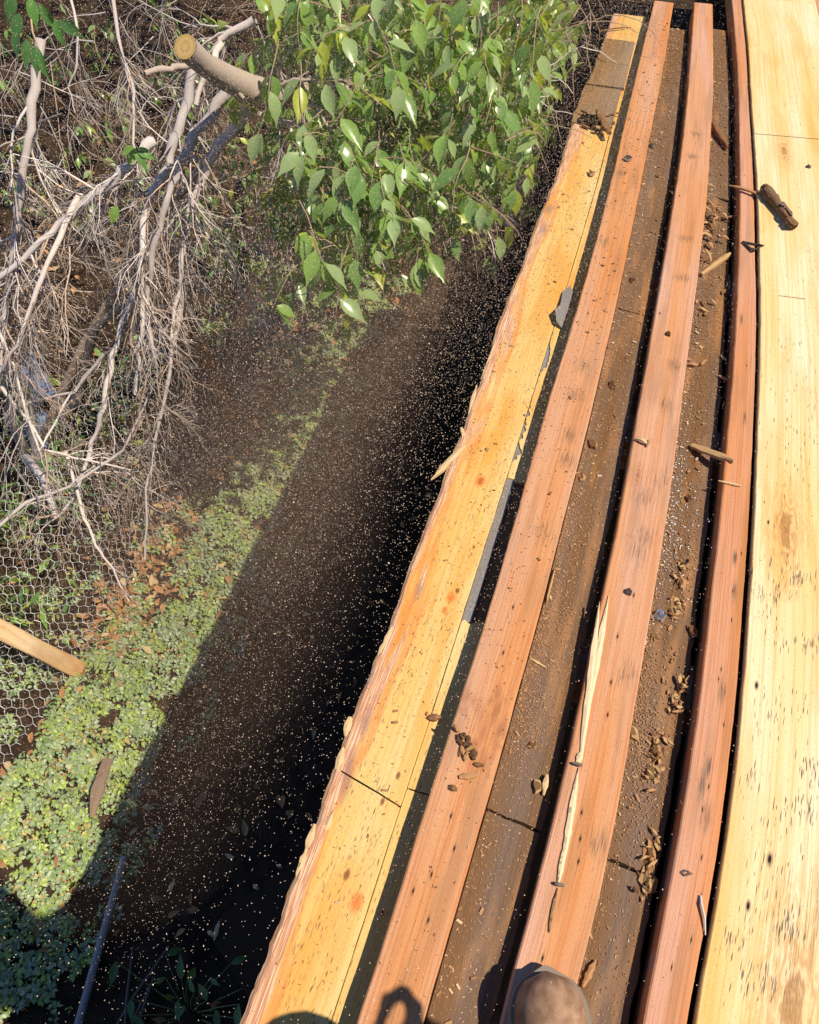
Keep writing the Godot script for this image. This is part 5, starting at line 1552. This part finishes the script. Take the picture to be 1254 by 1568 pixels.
# ---------------------------------------------------------------- things on the shaded ground
func build_shade_things():
	var a := W(191, 1312, GROUND + 0.05)
	var b := W(100, 1640, GROUND + 0.05)
	var mb := MB.new()
	mb.tube([Vector3.ZERO, (b - a) * 0.33, (b - a) * 0.66, b - a], [0.014, 0.0145, 0.0145, 0.0145], 10)
	loose("metal_pipe", "thin grey pipe lying on the dark ground in the deck's shadow", "pipe", mb.mesh(), plain(lin(0.30, 0.29, 0.28), 0.6, 0.4), a)
	stick("wood_scrap", "curved grey-brown scrap of wood lying on the sunlit ground cover", 166, 1162, GROUND + 0.07, 140, 1252, GROUND + 0.07, 0.05, 0.012, plain(lin(0.24, 0.17, 0.12), 0.9, 0.2), 0.8, 0.3, 0.02)
	# dark board lying on the soil near the deck
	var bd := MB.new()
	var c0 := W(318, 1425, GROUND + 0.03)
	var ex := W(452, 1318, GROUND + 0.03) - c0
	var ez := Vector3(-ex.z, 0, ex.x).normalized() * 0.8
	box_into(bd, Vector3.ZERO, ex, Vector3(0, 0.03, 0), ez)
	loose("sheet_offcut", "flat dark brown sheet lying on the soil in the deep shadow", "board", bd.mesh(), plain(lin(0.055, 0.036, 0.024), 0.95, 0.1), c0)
	# pale feathers / chips on it
	var ft := [[388, 1355, 396, 1362, "small pale chip on the dark sheet in the shadow"], [336, 1410, 328, 1440, "pale curved wood curl at the corner of the dark sheet"], [318, 1426, 330, 1434, "pale short curl beside the wood curl in the shadow"], [425, 1325, 432, 1328, "tiny pale chip near the far corner of the dark sheet"]]
	for q in ft:
		stick("wood_chip", q[4], q[0], q[1], GROUND + 0.068, q[2], q[3], GROUND + 0.07, 0.016, 0.006, M.pale, 0.4, 0.3, 0.006, "wood chip")
	var g2 := leaf_material(lin(0.09, 0.19, 0.045), lin(0.10, 0.2, 0.02), 0.4)
	leafy("weed", "dim weed growing in the deep shadow beside the deck edge", "weed", W(285, 1550, GROUND + 0.01), 26, 0.22, 0.12, 0.07, 0.026, [g2])
	for k in 5:
		var p := W(rnd(200, 260), rnd(1440, 1560), GROUND + 0.05)
		var s := MB.new()
		var q := W(rnd(150, 190) + k * 8, rnd(1560, 1640), GROUND + 0.05)
		s.tube([Vector3.ZERO, (q - p) * 0.5 + Vector3(0, 0.02, 0), q - p], [0.004, 0.005, 0.003], 5)
		loose("twig", "thin twig on the dark ground beside the grey pipe", "twig", s.mesh(), plain(lin(0.16, 0.12, 0.10), 0.9), p, "twigs beside the grey pipe")

func build_dust():
	var ch := MB.new()
	box_into(ch, Vector3(-0.5, -0.2, -0.35), Vector3(1, 0.1, 0.1), Vector3(0, 0.4, 0.1), Vector3(-0.1, 0, 0.7))
	var xf := []
	var cols := []
	noise.seed = 404
	noise.frequency = 0.012
	var tries := 0
	while xf.size() < 380000 and tries < 1800000:
		tries += 1
		var a := rnd(-1.25, -0.05) if rng.randf() < 0.93 else rnd(-0.2, 0.4)
		var s := rnd(-0.2, 4.4)
		var y := rnd(-0.95, 0.8)
		# keep to the sunlit air left of the deck, thinning towards the viewer
		if a > -0.28 and y < 0.02: continue
		if y < 0.0 and -y > (-0.26 - a) / SUN_ACROSS + 0.05: continue
		if noise.get_noise_3d(a * 70.0, y * 70.0, s * 45.0) < rnd(-0.5, 0.25): continue
		if rng.randf() > clampf(s * 0.75 + 0.10, 0.0, 1.0): continue
		var p := DP(a, s, y)
		if p.distance_to(Vector3(0, CAM_H, 0)) < 0.75: continue
		var L := rnd(0.0005, 0.0013)
		if rng.randf() < 0.012: L *= 1.7
		xf.append(Transform3D(Basis.from_euler(Vector3(rnd(0, TAU), rnd(0, TAU), rnd(0, TAU))).scaled(Vector3(L, L, L)), p))
		cols.append(Color(0.50, 0.35, 0.25).lerp(Color(0.66, 0.54, 0.43), rng.randf()))
	noise.seed = 9
	var o := many("airborne_sawdust", ch.mesh(), vcol(0.9, 0.2), xf, cols)
	tag(o, "fine sunlit sawdust drifting in the air beside the deck", "sawdust")
	var banks := []
	for k in 7:
		var f := (k + 0.5) / 7.0
		var sz := rnd(1.2, 1.7)
		banks.append([rnd(-0.90, -0.60), 0.55 + f * 2.9, rnd(-0.55, -0.1) if f < 0.4 else rnd(-0.8, -0.35), rnd(0.65, 0.85), rnd(0.8, 1.05), sz, rnd(0.09, 0.125) * smoothstep(-0.1, 0.2, f)])
	for q in banks:
		var fv := FogVolume.new()
		fv.name = numbered("dust_haze")
		fv.shape = RenderingServer.FOG_VOLUME_SHAPE_ELLIPSOID
		fv.size = Vector3(q[3], q[4], q[5])
		fv.position = DP(q[0], q[1], q[2])
		fv.rotation.y = -YAW
		var fm := FogMaterial.new()
		fm.density = q[6]
		fm.albedo = Color(0.78, 0.66, 0.57)
		fv.material = fm
		tag(fv, "brown haze of sawdust hanging beside the deck", "dust", "banks of sawdust haze", "stuff")
		add_child(fv)

# ---------------------------------------------------------------- scene
func _ready():
	rng.seed = 20240611
	noise.noise_type = FastNoiseLite.TYPE_SIMPLEX_SMOOTH
	noise.seed = 9
	noise.frequency = 0.012
	var cam := Camera3D.new()
	cam.name = "camera"
	cam.fov = rad_to_deg(2.0 * atan(784.0 / FOCAL))
	cam.position = Vector3(0, CAM_H, 0)
	cam.rotation_degrees = Vector3(-PITCH, 0, 0)
	cam.near = 0.02
	cam.far = 300.0
	add_child(cam)
	cam.current = true
	var we := WorldEnvironment.new()
	we.name = "environment"
	var env := Environment.new()
	env.background_mode = Environment.BG_SKY
	var sky := Sky.new()
	var sm := ProceduralSkyMaterial.new()
	sm.sky_top_color = Color(0.30, 0.45, 0.70)
	sm.sky_horizon_color = Color(0.72, 0.77, 0.82)
	sm.ground_bottom_color = Color(0.12, 0.10, 0.08)
	sm.ground_horizon_color = Color(0.45, 0.45, 0.42)
	sm.sky_energy_multiplier = 0.8
	sky.sky_material = sm
	env.sky = sky
	env.tonemap_mode = Environment.TONE_MAPPER_LINEAR
	env.tonemap_exposure = 1.4
	env.volumetric_fog_enabled = true
	env.volumetric_fog_density = 0.0
	env.ssao_enabled = true
	env.ssil_enabled = true
	env.sdfgi_enabled = true
	we.environment = env
	add_child(we)
	var sun := DirectionalLight3D.new()
	sun.name = "sun"
	sun.light_energy = 1.5
	sun.light_color = Color(1.0, 0.94, 0.85)
	sun.light_angular_distance = 0.5
	sun.shadow_enabled = true
	var dir := DP(-SUN_ACROSS, SUN_ALONG, -1.0).normalized()
	sun.look_at_from_position(Vector3(0, 6, 0), Vector3(0, 6, 0) + dir, DP(0, 1, 0))
	add_child(sun)

	build_ground()
	print("ground ", Time.get_ticks_msec())
	make_materials()
	print("materials ", Time.get_ticks_msec())
	build_deck()
	print("deck ", Time.get_ticks_msec())
	build_cover()
	build_fence()
	build_shrub()
	build_fig()
	build_weeds()
	print("plants ", Time.get_ticks_msec())
	build_person()
	print("person ", Time.get_ticks_msec())
	build_debris()
	build_shade_things()
	build_dust()
	print("done ", Time.get_ticks_msec())
